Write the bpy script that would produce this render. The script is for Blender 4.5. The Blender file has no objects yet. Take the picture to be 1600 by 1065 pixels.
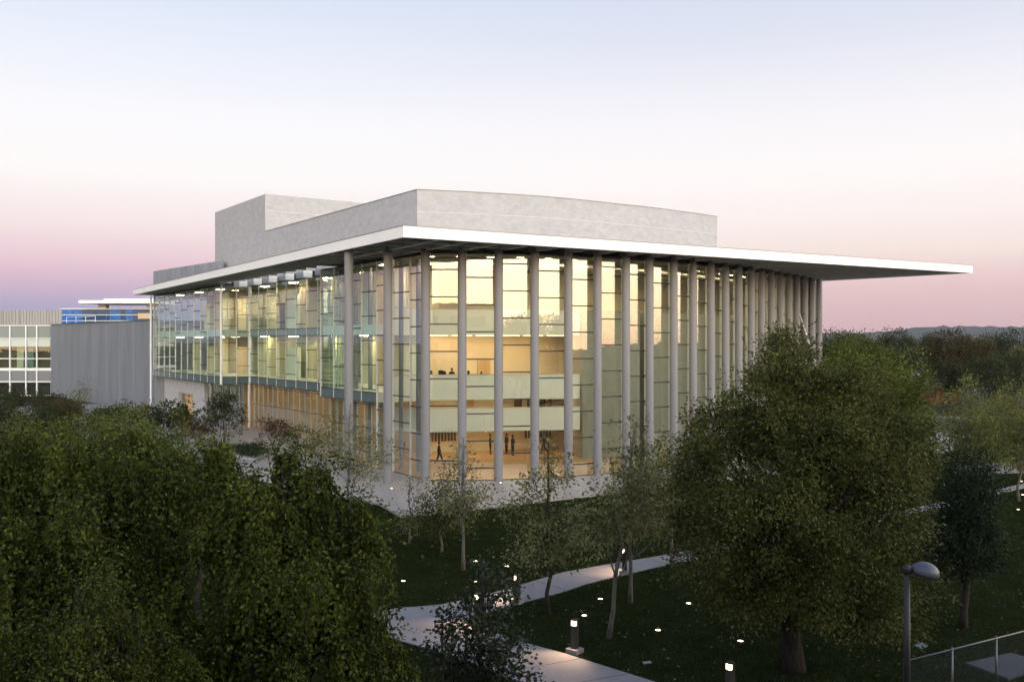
import bpy, bmesh, math, random
import numpy as np
from mathutils import Vector, Matrix

R = math.radians
rng = np.random.default_rng(7)
random.seed(7)
S = bpy.context.scene
COL = S.collection

# ------------------------------------------------------------------ camera
EYE = 10.0          # camera height (m)
FPX = 1450.0        # focal length in photo pixels (1600 wide)
HZ = 532.0          # horizon row
cam_d = bpy.data.cameras.new('camera')
cam = bpy.data.objects.new('camera', cam_d)
COL.objects.link(cam)
cam.location = (0, 0, EYE)
cam.rotation_euler = (R(90), 0, 0)
cam_d.sensor_width = 36.0
cam_d.lens = 36.0 * FPX / 1600.0
cam_d.clip_start = 0.2
cam_d.clip_end = 20000
S.camera = cam

# ------------------------------------------------------------------ world: dusk sky
WEST = Vector((0.55, -0.83, 0)).normalized()      # the afterglow lies behind the camera, to the right
world = bpy.data.worlds.new('World')
S.world = world
world.use_nodes = True
wn = world.node_tree.nodes; wl = world.node_tree.links
wn.clear()
def lin(r, g, b):
    f = lambda c: ((c / 255.0 + 0.055) / 1.055) ** 2.4 if c > 10 else c / 255.0 / 12.92
    return (f(r), f(g), f(b), 1.0)
tc = wn.new('ShaderNodeTexCoord')
nrm = wn.new('ShaderNodeVectorMath'); nrm.operation = 'NORMALIZE'
wl.new(tc.outputs['Generated'], nrm.inputs[0])
sep = wn.new('ShaderNodeSeparateXYZ'); wl.new(nrm.outputs[0], sep.inputs[0])
def ramp(stops, src):
    n = wn.new('ShaderNodeValToRGB')
    e = n.color_ramp.elements
    while len(e) > 1: e.remove(e[-1])
    for i, (deg, c) in enumerate(stops):
        p = max(0.0, math.sin(R(deg)))
        el = e[0] if i == 0 else e.new(p)
        el.position = p; el.color = c
    wl.new(src, n.inputs[0])
    return n
EAST_L = ramp([(0, lin(152, 155, 186)), (1.8, lin(168, 159, 192)), (3.2, lin(206, 177, 199)), (4.6, lin(230, 198, 208)),
             (6.6, lin(243, 225, 226)), (9.5, lin(250, 245, 244)), (13, lin(245, 244, 248)), (18, lin(224, 231, 245)),
             (24, lin(194, 209, 234)), (45, lin(136, 160, 202)), (90, lin(84, 112, 164))], sep.outputs[2])
EAST_R = ramp([(0, lin(205, 168, 172)), (1.2, lin(214, 174, 176)), (3.2, lin(228, 194, 194)), (5.2, lin(243, 224, 218)),
             (7.5, lin(249, 238, 235)), (10, lin(250, 245, 244)), (13, lin(244, 241, 245)), (18, lin(219, 223, 237)),
             (24, lin(194, 209, 234)), (45, lin(136, 160, 202)), (90, lin(84, 112, 164))], sep.outputs[2])
lr = wn.new('ShaderNodeMapRange'); lr.interpolation_type = 'SMOOTHSTEP'
lr.inputs['From Min'].default_value = -0.38; lr.inputs['From Max'].default_value = 0.25
wl.new(sep.outputs[0], lr.inputs['Value'])
EAST = wn.new('ShaderNodeMix'); EAST.data_type = 'RGBA'
wl.new(lr.outputs[0], EAST.inputs[0]); wl.new(EAST_L.outputs[0], EAST.inputs[6]); wl.new(EAST_R.outputs[0], EAST.inputs[7])
esc = wn.new('ShaderNodeVectorMath'); esc.operation = 'SCALE'; esc.inputs['Scale'].default_value = 1.055
wl.new(EAST.outputs[2], esc.inputs[0])
WESTR = ramp([(0, (0.60, 0.36, 0.20, 1)), (2, (0.88, 0.62, 0.36, 1)), (5, (1.0, 0.84, 0.58, 1)), (11, (0.88, 0.80, 0.65, 1)),
              (20, (0.33, 0.34, 0.35, 1)), (45, (0.10, 0.12, 0.16, 1)), (90, (0.018, 0.032, 0.075, 1))], sep.outputs[2])
wsc = wn.new('ShaderNodeVectorMath'); wsc.operation = 'SCALE'; wsc.inputs['Scale'].default_value = 7.5
wl.new(WESTR.outputs[0], wsc.inputs[0])
flat = wn.new('ShaderNodeVectorMath'); flat.operation = 'MULTIPLY'; flat.inputs[1].default_value = (1, 1, 0)
wl.new(nrm.outputs[0], flat.inputs[0])
fn2 = wn.new('ShaderNodeVectorMath'); fn2.operation = 'NORMALIZE'; wl.new(flat.outputs[0], fn2.inputs[0])
dot = wn.new('ShaderNodeVectorMath'); dot.operation = 'DOT_PRODUCT'; dot.inputs[1].default_value = WEST
wl.new(fn2.outputs[0], dot.inputs[0])
mr = wn.new('ShaderNodeMapRange'); mr.interpolation_type = 'SMOOTHSTEP'
mr.inputs['From Min'].default_value = -0.44; mr.inputs['From Max'].default_value = 0.62
wl.new(dot.outputs['Value'], mr.inputs['Value'])
mixw = wn.new('ShaderNodeMix'); mixw.data_type = 'RGBA'
wl.new(mr.outputs[0], mixw.inputs[0]); wl.new(esc.outputs[0], mixw.inputs[6]); wl.new(wsc.outputs[0], mixw.inputs[7])
sky = wn.new('ShaderNodeTexSky'); sky.sky_type = 'NISHITA'; sky.sun_disc = False
sky.sun_elevation = R(3.0); sky.sun_rotation = math.atan2(WEST.x, WEST.y); sky.altitude = 250
add = wn.new('ShaderNodeMix'); add.data_type = 'RGBA'; add.blend_type = 'ADD'; add.inputs[0].default_value = 0.006
wl.new(mixw.outputs[2], add.inputs[6]); wl.new(sky.outputs[0], add.inputs[7])
bg = wn.new('ShaderNodeBackground'); bg.inputs['Strength'].default_value = 1.0
wl.new(add.outputs[2], bg.inputs['Color'])
wo = wn.new('ShaderNodeOutputWorld'); wl.new(bg.outputs[0], wo.inputs['Surface'])
world.cycles.sampling_method = 'MANUAL'; world.cycles.sample_map_resolution = 1024

# ------------------------------------------------------------------ sun (last glow, very soft)
sun_d = bpy.data.lights.new('sun', 'SUN')
sun_d.energy = 0.5; sun_d.angle = R(60); sun_d.color = (1.0, 0.93, 0.86)
sun = bpy.data.objects.new('sun', sun_d); COL.objects.link(sun)
sdir = Vector((WEST.x * math.cos(R(7)), WEST.y * math.cos(R(7)), math.sin(R(7))))
sun.rotation_euler = sdir.to_track_quat('Z', 'Y').to_euler()
sun.location = (60, -80, 60)

# ------------------------------------------------------------------ exposure / render
S.view_settings.view_transform = 'Standard'
S.view_settings.look = 'None'
S.view_settings.exposure = 0.0
S.view_settings.gamma = 1.0
S.view_settings.use_curve_mapping = False
S.render.engine = 'CYCLES'
S.cycles.use_denoising = True
S.cycles.use_adaptive_sampling = True
S.cycles.adaptive_threshold = 0.035
S.cycles.max_bounces = 6
S.cycles.diffuse_bounces = 2
S.cycles.glossy_bounces = 3
S.cycles.transmission_bounces = 4
S.cycles.transparent_max_bounces = 24
S.cycles.sample_clamp_indirect = 6.0
S.cycles.caustics_reflective = False
S.cycles.caustics_refractive = False

# ================================================================== materials
def new_mat(name):
    m = bpy.data.materials.new(name); m.use_nodes = True
    nt = m.node_tree; nt.nodes.clear()
    out = nt.nodes.new('ShaderNodeOutputMaterial')
    return m, nt, out
def mat(name, col, rough=0.6, metal=0.0, var=0.12, scale=6.0, bump=0.0, bscale=40.0, stretch=(1, 1, 1), spec=0.5, col2=None):
    m, nt, out = new_mat(name)
    N = nt.nodes; L = nt.links
    p = N.new('ShaderNodeBsdfPrincipled')
    p.inputs['Roughness'].default_value = rough; p.inputs['Metallic'].default_value = metal
    p.inputs['Specular IOR Level'].default_value = spec
    t = N.new('ShaderNodeTexCoord'); mp = N.new('ShaderNodeMapping'); mp.inputs['Scale'].default_value = stretch
    L.new(t.outputs['Object'], mp.inputs[0])
    n = N.new('ShaderNodeTexNoise'); n.inputs['Scale'].default_value = scale; n.inputs['Detail'].default_value = 8; n.inputs['Roughness'].default_value = 0.65
    L.new(mp.outputs[0], n.inputs[0])
    mx = N.new('ShaderNodeMix'); mx.data_type = 'RGBA'
    c2 = col2 if col2 else tuple(min(1, c * (1 + var)) for c in col)
    c1 = tuple(c * (1 - var) for c in col) if not col2 else col
    mx.inputs[6].default_value = (*c1, 1); mx.inputs[7].default_value = (*c2, 1)
    r = N.new('ShaderNodeMapRange'); r.inputs['From Min'].default_value = 0.3; r.inputs['From Max'].default_value = 0.7
    L.new(n.outputs[0], r.inputs[0]); L.new(r.outputs[0], mx.inputs[0])
    L.new(mx.outputs[2], p.inputs['Base Color'])
    if bump > 0:
        n2 = N.new('ShaderNodeTexNoise'); n2.inputs['Scale'].default_value = bscale; n2.inputs['Detail'].default_value = 5
        L.new(mp.outputs[0], n2.inputs[0])
        b = N.new('ShaderNodeBump'); b.inputs['Strength'].default_value = bump; b.inputs['Distance'].default_value = 0.05
        L.new(n2.outputs[0], b.inputs['Height']); L.new(b.outputs[0], p.inputs['Normal'])
    L.new(p.outputs[0], out.inputs[0])
    return m
def emit(name, col, strength):
    m, nt, out = new_mat(name)
    e = nt.nodes.new('ShaderNodeEmission'); e.inputs[0].default_value = (*col, 1); e.inputs[1].default_value = strength
    nt.links.new(e.outputs[0], out.inputs[0])
    return m
def glass(name, tint, ior=1.7, rough=0.0):
    m, nt, out = new_mat(name)
    N = nt.nodes; L = nt.links
    f = N.new('ShaderNodeFresnel')
    ge = N.new('ShaderNodeNewGeometry')      # the node inverts the index on back faces: undo that for a thin pane
    ir = N.new('ShaderNodeMapRange'); ir.inputs['To Min'].default_value = ior; ir.inputs['To Max'].default_value = 1.0 / ior
    L.new(ge.outputs['Backfacing'], ir.inputs[0]); L.new(ir.outputs[0], f.inputs[0])
    tr = N.new('ShaderNodeBsdfTransparent'); tr.inputs[0].default_value = (*tint, 1)
    g = N.new('ShaderNodeBsdfGlossy'); g.inputs['Roughness'].default_value = rough
    if True:   # slightly wavy float glass
        t = N.new('ShaderNodeTexCoord'); n = N.new('ShaderNodeTexNoise'); n.inputs['Scale'].default_value = 0.9; n.inputs['Detail'].default_value = 1
        L.new(t.outputs['Object'], n.inputs[0])
        b = N.new('ShaderNodeBump'); b.inputs['Strength'].default_value = 0.02; b.inputs['Distance'].default_value = 0.12
        L.new(n.outputs[0], b.inputs['Height']); L.new(b.outputs[0], g.inputs['Normal'])
    mx = N.new('ShaderNodeMixShader')
    L.new(f.outputs[0], mx.inputs[0]); L.new(tr.outputs[0], mx.inputs[1]); L.new(g.outputs[0], mx.inputs[2])
    L.new(mx.outputs[0], out.inputs[0])
    return m
def concrete(name, col, panel=1.2, var=0.09):
    """cast concrete: cloudy mottling, pour lines every panel metres, fine pitting"""
    m, nt, out = new_mat(name)
    N = nt.nodes; L = nt.links
    p = N.new('ShaderNodeBsdfPrincipled'); p.inputs['Roughness'].default_value = 0.85; p.inputs['Specular IOR Level'].default_value = 0.3
    t = N.new('ShaderNodeTexCoord')
    n1 = N.new('ShaderNodeTexNoise'); n1.inputs['Scale'].default_value = 1.1; n1.inputs['Detail'].default_value = 10; n1.inputs['Roughness'].default_value = 0.72
    mp = N.new('ShaderNodeMapping'); mp.inputs['Scale'].default_value = (1, 1, 1.5)
    L.new(t.outputs['Object'], mp.inputs[0]); L.new(mp.outputs[0], n1.inputs[0])
    n2 = N.new('ShaderNodeTexVoronoi'); n2.inputs['Scale'].default_value = 1.1
    L.new(mp.outputs[0], n2.inputs[0])
    ad = N.new('ShaderNodeMath'); ad.operation = 'MULTIPLY_ADD'; ad.inputs[1].default_value = 0.06
    L.new(n2.outputs['Distance'], ad.inputs[0]); L.new(n1.outputs[0], ad.inputs[2])
    r = N.new('ShaderNodeMapRange'); r.inputs['From Min'].default_value = 0.36; r.inputs['From Max'].default_value = 0.72
    L.new(ad.outputs[0], r.inputs[0])
    mx = N.new('ShaderNodeMix'); mx.data_type = 'RGBA'
    mx.inputs[6].default_value = (*[c * (1 - var) for c in col], 1); mx.inputs[7].default_value = (*[min(1, c * (1 + var)) for c in col], 1)
    L.new(r.outputs[0], mx.inputs[0])
    L.new(mx.outputs[2], p.inputs['Base Color'])
    n3 = N.new('ShaderNodeTexNoise'); n3.inputs['Scale'].default_value = 7; n3.inputs['Detail'].default_value = 8
    L.new(t.outputs['Object'], n3.inputs[0])
    b = N.new('ShaderNodeBump'); b.inputs['Strength'].default_value = 0.35; b.inputs['Distance'].default_value = 0.05
    L.new(n3.outputs[0], b.inputs['Height']); L.new(b.outputs[0], p.inputs['Normal'])
    L.new(p.outputs[0], out.inputs[0])
    return m
def leaf_mat(name, c1, c2, trans=0.15, rough=0.55):
    m, nt, out = new_mat(name)
    N = nt.nodes; L = nt.links
    g = N.new('ShaderNodeNewGeometry')
    t = N.new('ShaderNodeTexCoord')
    n = N.new('ShaderNodeTexNoise'); n.inputs['Scale'].default_value = 0.7; n.inputs['Detail'].default_value = 3
    L.new(t.outputs['Object'], n.inputs[0])
    r = N.new('ShaderNodeMapRange'); r.inputs['From Min'].default_value = 0.35; r.inputs['From Max'].default_value = 0.65
    L.new(n.outputs[0], r.inputs[0])
    a = N.new('ShaderNodeMath'); a.operation = 'MULTIPLY_ADD'; a.inputs[1].default_value = 0.55; L.new(g.outputs['Random Per Island'], a.inputs[0])
    h = N.new('ShaderNodeMath'); h.operation = 'MULTIPLY'; h.inputs[1].default_value = 0.45; L.new(r.outputs[0], h.inputs[0]); L.new(h.outputs[0], a.inputs[2])
    pw = N.new('ShaderNodeMath'); pw.operation = 'POWER'; pw.inputs[1].default_value = 1.7; L.new(a.outputs[0], pw.inputs[0])  # skewed spread puts highlight and shade contrast into the leaf colour
    mx = N.new('ShaderNodeMix'); mx.data_type = 'RGBA'; mx.inputs[6].default_value = (*[c * 0.7 for c in c1], 1); mx.inputs[7].default_value = (*[c * 1.35 for c in c2], 1)
    L.new(pw.outputs[0], mx.inputs[0])
    p = N.new('ShaderNodeBsdfPrincipled'); p.inputs['Roughness'].default_value = rough; p.inputs['Specular IOR Level'].default_value = 0.12
    L.new(mx.outputs[2], p.inputs['Base Color'])
    tr = N.new('ShaderNodeBsdfTranslucent'); L.new(mx.outputs[2], tr.inputs[0])
    ms = N.new('ShaderNodeMixShader'); ms.inputs[0].default_value = trans
    L.new(p.outputs[0], ms.inputs[1]); L.new(tr.outputs[0], ms.inputs[2]); L.new(ms.outputs[0], out.inputs[0])
    return m

M = {}
M['fin'] = mat('grey green glass fin', (0.42, 0.45, 0.40), 0.4, var=0.05)
M['wire'] = mat('dull wire', (0.10, 0.10, 0.105), 0.6, metal=0.3)
M['white_metal'] = mat('white painted metal', (0.80, 0.80, 0.80), 0.45, var=0.03, scale=0.4)
M['fascia'] = mat('white fascia panel', (0.82, 0.82, 0.82), 0.5, var=0.03, scale=0.25)
M['soffit'] = mat('grey soffit metal', (0.50, 0.50, 0.49), 0.55, var=0.10, scale=0.5)
M['beam'] = mat('grey painted steel beam', (0.55, 0.54, 0.53), 0.5, var=0.08, scale=0.8)
M['column'] = mat('pale grey painted column', (0.208, 0.203, 0.215), 0.55, var=0.05, scale=0.7, stretch=(1, 1, 0.3))
M['mullion'] = mat('light mullion', (0.66, 0.66, 0.64), 0.4, var=0.04)
M['transom'] = mat('dark bronze transom', (0.028, 0.025, 0.022), 0.6, var=0.1)
M['concrete'] = concrete('grey cast concrete', (0.395, 0.395, 0.412), var=0.13)
M['concrete_in'] = concrete('lobby concrete', (0.30, 0.295, 0.25))
M['joint'] = mat('pale joint line', (0.56, 0.56, 0.56), 0.7, var=0.04)
M['glass'] = glass('clear glass', (0.95, 0.985, 0.965), 2.1)
M['glass_green'] = glass('green tinted glass', (0.88, 0.965, 0.925), 1.7)
M['spandrel'] = mat('teal spandrel glass', (0.11, 0.155, 0.158), 0.12, var=0.10, scale=0.4)
M['spandrel_pale'] = mat('pale teal spandrel glass', (0.20, 0.28, 0.285), 0.15, var=0.08, scale=0.4)
M['cream'] = mat('cream plaster', (0.72, 0.62, 0.45), 0.8, var=0.05, scale=0.5)
M['warm_wall'] = mat('warm tan wall panel', (0.62, 0.46, 0.29), 0.7, var=0.08, scale=0.5)
M['wood'] = mat('orange wood wall', (0.54, 0.36, 0.18), 0.5, var=0.18, scale=1.2, stretch=(3, 3, 0.3))
M['wood_dark'] = mat('dark wood slat', (0.12, 0.065, 0.035), 0.5, var=0.25, scale=3)
M['lobby_floor'] = mat('polished tan stone floor', (0.50, 0.31, 0.16), 0.22, var=0.10, scale=1.0)
M['parapet'] = mat('white balcony parapet', (0.76, 0.76, 0.70), 0.6, var=0.03, scale=0.5)
M['ceiling'] = mat('dark lobby ceiling', (0.16, 0.145, 0.12), 0.7, var=0.2, scale=1.0)
M['duct'] = mat('galvanised duct', (0.35, 0.32, 0.26), 0.4, metal=0.6, var=0.15)
M['ribbed'] = mat('grey zinc standing seam', (0.30, 0.325, 0.37), 0.42, metal=0.35, var=0.10, scale=0.5, stretch=(1, 1, 0.15))
M['ribbed_warm'] = mat('weathered zinc parapet', (0.31, 0.305, 0.30), 0.5, metal=0.25, var=0.10, scale=0.5, stretch=(1, 1, 0.15))
M['blue_glass'] = mat('blue curtain glass', (0.02, 0.13, 0.42), 0.25, var=0.5, scale=1.3, spec=0.25)
M['blue_dark'] = mat('dark blue curtain glass', (0.012, 0.055, 0.15), 0.2, var=0.4, scale=1.0, spec=0.3)
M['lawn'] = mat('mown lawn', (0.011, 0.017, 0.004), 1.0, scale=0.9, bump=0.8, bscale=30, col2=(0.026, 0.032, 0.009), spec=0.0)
M['far_ground'] = mat('dry ground', (0.035, 0.04, 0.025), 0.95, var=0.3, scale=0.02, spec=0.1)
M['path'] = mat('concrete path', (0.27, 0.252, 0.248), 0.85, var=0.10, scale=0.8, bump=0.15, bscale=25, spec=0.2)
M['plaza'] = mat('pale stone paving', (0.31, 0.285, 0.275), 0.5, var=0.07, scale=0.6, spec=0.4)
M['asphalt'] = mat('asphalt', (0.085, 0.088, 0.095), 0.9, var=0.15, scale=0.3, spec=0.2)
M['kerb'] = mat('kerb concrete', (0.36, 0.35, 0.34), 0.9, var=0.1)
M['dark_metal'] = mat('black powder coat', (0.018, 0.017, 0.017), 0.5, var=0.1)
M['steel'] = mat('galvanised steel', (0.15, 0.15, 0.157), 0.4, metal=0.7, var=0.1)
M['lamp_dome'] = mat('blue grey lamp dome', (0.085, 0.087, 0.11), 0.4, var=0.06)
M['warm_light'] = emit('warm lamp', (1.0, 0.72, 0.42), 6.0)
M['ground_light'] = emit('ground uplight lens', (1.0, 0.74, 0.44), 12.0)
M['fixture'] = emit('ceiling fixture', (1.0, 0.78, 0.48), 42.0)
M['fixture_warm'] = emit('under balcony strip', (1.0, 0.64, 0.33), 17.0)
M['fixture_pale'] = emit('office strip', (1.0, 0.76, 0.44), 95.0)
M['bark'] = mat('grey brown bark', (0.052, 0.042, 0.035), 0.95, var=0.35, scale=6, bump=0.8, bscale=18, stretch=(2, 2, 0.5), spec=0.1)
M['bark_pale'] = mat('pale mottled bark', (0.15, 0.135, 0.115), 0.9, var=0.35, scale=5, bump=0.4, bscale=18, spec=0.1)
M['stake'] = mat('dark timber stake', (0.05, 0.035, 0.025), 0.9, var=0.2)
M['leaf_weep'] = leaf_mat('weeping foliage', (0.026, 0.042, 0.006), (0.125, 0.142, 0.020))
M['leaf_oak'] = leaf_mat('broadleaf foliage', (0.032, 0.042, 0.009), (0.145, 0.145, 0.036))
M['leaf_light'] = leaf_mat('bright foliage', (0.050, 0.070, 0.012), (0.150, 0.168, 0.032))
M['leaf_dark'] = leaf_mat('dark foliage', (0.016, 0.028, 0.012), (0.042, 0.060, 0.026))
M['leaf_young'] = leaf_mat('young plane foliage', (0.10, 0.11, 0.04), (0.26, 0.245, 0.095))
M['leaf_airy'] = leaf_mat('yellow green foliage', (0.085, 0.10, 0.025), (0.20, 0.20, 0.055))
M['leaf_far'] = leaf_mat('far foliage', (0.02, 0.030, 0.011), (0.055, 0.066, 0.024))
M['leaf_brown'] = leaf_mat('brownish far foliage', (0.03, 0.028, 0.010), (0.085, 0.062, 0.02))
M['leaf_red'] = leaf_mat('russet shrub foliage', (0.05, 0.034, 0.016), (0.12, 0.075, 0.035))
M['leaf_blue'] = leaf_mat('blue green foliage', (0.024, 0.034, 0.018), (0.075, 0.088, 0.046))
M['hedge'] = leaf_mat('ground cover', (0.020, 0.034, 0.014), (0.05, 0.07, 0.028))
M['fallen'] = leaf_mat('fallen leaves', (0.06, 0.042, 0.018), (0.20, 0.16, 0.09), trans=0.1)
M['hill'] = mat('scrubby hillside', (0.045, 0.05, 0.035), 1.0, var=0.4, scale=0.006, spec=0.0)
M['roof_tile'] = mat('brown shingle roof', (0.10, 0.06, 0.055), 0.9, var=0.2, scale=3)
M['red_wall'] = mat('red painted wall', (0.13, 0.028, 0.02), 0.8, var=0.15, scale=1)
M['cloth_black'] = mat('black cloth', (0.012, 0.012, 0.014), 0.9, var=0.2)
M['cloth_red'] = mat('rust red cloth', (0.28, 0.07, 0.035), 0.9, var=0.2)
M['cloth_blue'] = mat('dark blue cloth', (0.02, 0.03, 0.055), 0.9, var=0.2)
M['skin'] = mat('skin', (0.42, 0.25, 0.17), 0.6, var=0.05)
M['hair'] = mat('dark hair', (0.02, 0.014, 0.01), 0.6, var=0.2)
M['car_white'] = mat('white car paint', (0.65, 0.66, 0.68), 0.25, var=0.02)
M['car_grey'] = mat('grey car paint', (0.16, 0.17, 0.19), 0.25, var=0.02)
M['tyre'] = mat('tyre rubber', (0.02, 0.02, 0.02), 0.9)
M['dark_room'] = mat('near black room finish', (0.02, 0.016, 0.014), 0.8, var=0.3)  # near black finish for inner walls, slab and house windows
M['tan_room'] = mat('brown tan room wall', (0.20, 0.13, 0.07), 0.8, var=0.2, scale=0.7)  # brown tan of the upper room wall
M['spandrel_grey'] = mat('grey blue spandrel panel', (0.16, 0.185, 0.21), 0.25, var=0.06)
M['spandrel_teal'] = mat('grey green spandrel panel', (0.17, 0.22, 0.23), 0.2, var=0.06)
M['pale_band'] = mat('pale green white band', (0.55, 0.60, 0.55), 0.5, var=0.03)

# ================================================================== helpers
def link(o, parent=None):
    COL.objects.link(o)
    if parent: o.parent = parent
    return o
def tag(o, label, cat=None, group=None, kind=None):
    if label: o['label'] = label
    if cat: o['category'] = cat
    if group: o['group'] = group
    if kind: o['kind'] = kind
    return o
def empty(name, loc=(0, 0, 0), rz=0):
    o = bpy.data.objects.new(name, None); link(o); o.location = loc; o.rotation_euler = (0, 0, rz)
    o.empty_display_size = 0.3
    return o
class MB:
    """collects simple solids; build() links them as one mesh object"""
    def __init__(s): s.v = []; s.f = []; s.sm = []
    def add(s, vs, fs, smooth=False):
        b = len(s.v); s.v += [tuple(v) for v in vs]
        for f in fs: s.f.append(tuple(b + i for i in f)); s.sm.append(smooth)
        return s
    def box(s, c, size, ax=None):
        """c centre, size full extents along axes ax=(a,b,c unit vectors)"""
        ax = ax or ((1, 0, 0), (0, 1, 0), (0, 0, 1))
        A = [Vector(ax[i]) * size[i] * 0.5 for i in range(3)]; c = Vector(c)
        vs = [c + sx * A[0] + sy * A[1] + sz * A[2] for sz in (-1, 1) for sy in (-1, 1) for sx in (-1, 1)]
        return s.add(vs, [(0, 2, 3, 1), (4, 5, 7, 6), (0, 1, 5, 4), (2, 6, 7, 3), (0, 4, 6, 2), (1, 3, 7, 5)])
    def bar(s, p, q, w, z0, z1):
        """upright slab along the plan line p-q, width w, between z0 and z1"""
        p = Vector((p[0], p[1], 0)); q = Vector((q[0], q[1], 0)); d = (q - p); l = d.length; d.normalize()
        n = Vector((-d.y, d.x, 0))
        c = (p + q) / 2; c.z = (z0 + z1) / 2
        return s.box(c, (l, w, z1 - z0), (d, n, (0, 0, 1)))
    def prism(s, poly, z0, z1):
        n = len(poly)
        a = sum(poly[i][0] * poly[(i + 1) % n][1] - poly[(i + 1) % n][0] * poly[i][1] for i in range(n))
        if a < 0: poly = poly[::-1]
        vs = [(x, y, z0) for x, y in poly] + [(x, y, z1) for x, y in poly]
        fs = [tuple(range(n))[::-1], tuple(range(n, 2 * n))] + [(i, (i + 1) % n, n + (i + 1) % n, n + i) for i in range(n)]
        return s.add(vs, fs)
    def tube(s, pts, rad, n=8, cap=True):
        pts = [Vector(p) for p in pts]
        if not hasattr(rad, '__len__'): rad = [rad] * len(pts)
        rings = []
        up = Vector((0, 0, 1))
        vs = []
        prev = None
        for i, p in enumerate(pts):
            d = (pts[min(i + 1, len(pts) - 1)] - pts[max(i - 1, 0)]).normalized()
            if prev is None:
                a = d.cross(up) if abs(d.z) < 0.95 else d.cross(Vector((1, 0, 0)))
            else:
                a = prev - d * prev.dot(d)
            if a.length < 1e-6: a = d.orthogonal()
            a.normalize(); prev = a
            b = d.cross(a)
            for k in range(n):
                t = 2 * math.pi * k / n
                vs.append(p + (a * math.cos(t) + b * math.sin(t)) * rad[i])
        fs = []
        for i in range(len(pts) - 1):
            for k in range(n):
                k2 = (k + 1) % n
                fs.append((i * n + k, i * n + k2, (i + 1) * n + k2, (i + 1) * n + k))
        s.add(vs, fs, True)
        if cap:
            b = len(s.v) - len(vs)
            s.f.append(tuple(b + k for k in range(n))[::-1]); s.sm.append(False)
            s.f.append(tuple(b + (len(pts) - 1) * n + k for k in range(n))); s.sm.append(False)
        return s
    def lathe(s, prof, c=(0, 0, 0), n=20):
        vs = []; fs = []
        for r, z in prof:
            for k in range(n):
                t = 2 * math.pi * k / n
                vs.append((c[0] + r * math.cos(t), c[1] + r * math.sin(t), c[2] + z))
        for i in range(len(prof) - 1):
            for k in range(n):
                k2 = (k + 1) % n
                fs.append((i * n + k, i * n + k2, (i + 1) * n + k2, (i + 1) * n + k))
        return s.add(vs, fs, True)
    def mesh(s, name, m):
        me = bpy.data.meshes.new(name); me.from_pydata(s.v, [], s.f)
        me.polygons.foreach_set('use_smooth', s.sm)
        if m: me.materials.append(m)
        me.update(); return me
    def build(s, name, m, parent=None, loc=None):
        o = bpy.data.objects.new(name, s.mesh(name, m)); link(o, parent)
        if loc: o.location = loc
        return o
def inst(name, me, parent=None, loc=(0, 0, 0), rz=0, sc=None):
    o = bpy.data.objects.new(name, me); link(o, parent); o.location = loc; o.rotation_euler = (0, 0, rz)
    if sc: o.scale = sc
    return o
def px(x, y, z=0.0):
    """the point at height z seen at photo pixel (x, y) - used only to survey positions"""
    Y = FPX * (EYE - z) / (y - HZ)
    return ((x - 800) / FPX * Y, Y)
def at(x, Y): return ((x - 800) / FPX * Y, Y)
def fast_mesh(name, V, quads, m, smooth=False):
    me = bpy.data.meshes.new(name)
    nv = len(V); nq = len(quads); k = quads.shape[1]
    me.vertices.add(nv); me.vertices.foreach_set('co', np.ascontiguousarray(V, dtype=np.float32).ravel())
    me.loops.add(nq * k); me.loops.foreach_set('vertex_index', np.ascontiguousarray(quads, dtype=np.int32).ravel())
    me.polygons.add(nq); me.polygons.foreach_set('loop_start', np.arange(0, nq * k, k, dtype=np.int32))
    me.update(calc_edges=True)
    if m: me.materials.append(m)
    return me
def copy_tree(root, **kw):
    r = root.copy(); COL.objects.link(r)
    for ch in root.children:
        c = ch.copy(); COL.objects.link(c); c.parent = r
        for g in ch.children:
            d = g.copy(); COL.objects.link(d); d.parent = c
    return r

# ================================================================== the setting: ground
KX, KY = -6.0, 65.4                      # glass corner of the hall
bu = Vector((0.8217, 0.57, 0)); bv = Vector((-0.57, 0.8217, 0))
def kb(t, s=0.0): return (KX + bv.x * t + bu.x * s, KY + bv.y * t + bu.y * s)   # plan point: t along left facade, s inward

g = MB(); g.add([(-4500, -600, -0.02), (5000, -600, -0.02), (5000, 4400, -0.02), (-4500, 4400, -0.02)], [(0, 1, 2, 3)])
tag(g.build('ground', M['far_ground']), 'flat dry ground reaching to the far hills', kind='structure')
def sheet(name, poly, z0, z1, m, label):
    return tag(MB().prism(poly, z0, z1).build(name, m), label, kind='structure')
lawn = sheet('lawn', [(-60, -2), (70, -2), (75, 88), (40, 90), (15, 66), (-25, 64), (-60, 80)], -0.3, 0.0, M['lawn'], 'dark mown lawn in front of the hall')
# plaza around the hall
PZ = 0.12
plaza_poly = [px(626, 808), px(720, 799), px(934, 774), px(1074, 758), (24, 72), (40, 84), (48, 100), (30, 130), (-60, 150), (-75, 140), (-40, 84), px(361, 744), px(592, 788.5)]
sheet('plaza', plaza_poly, -0.3, PZ, M['plaza'], 'pale stone plaza around the glass hall')
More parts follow.
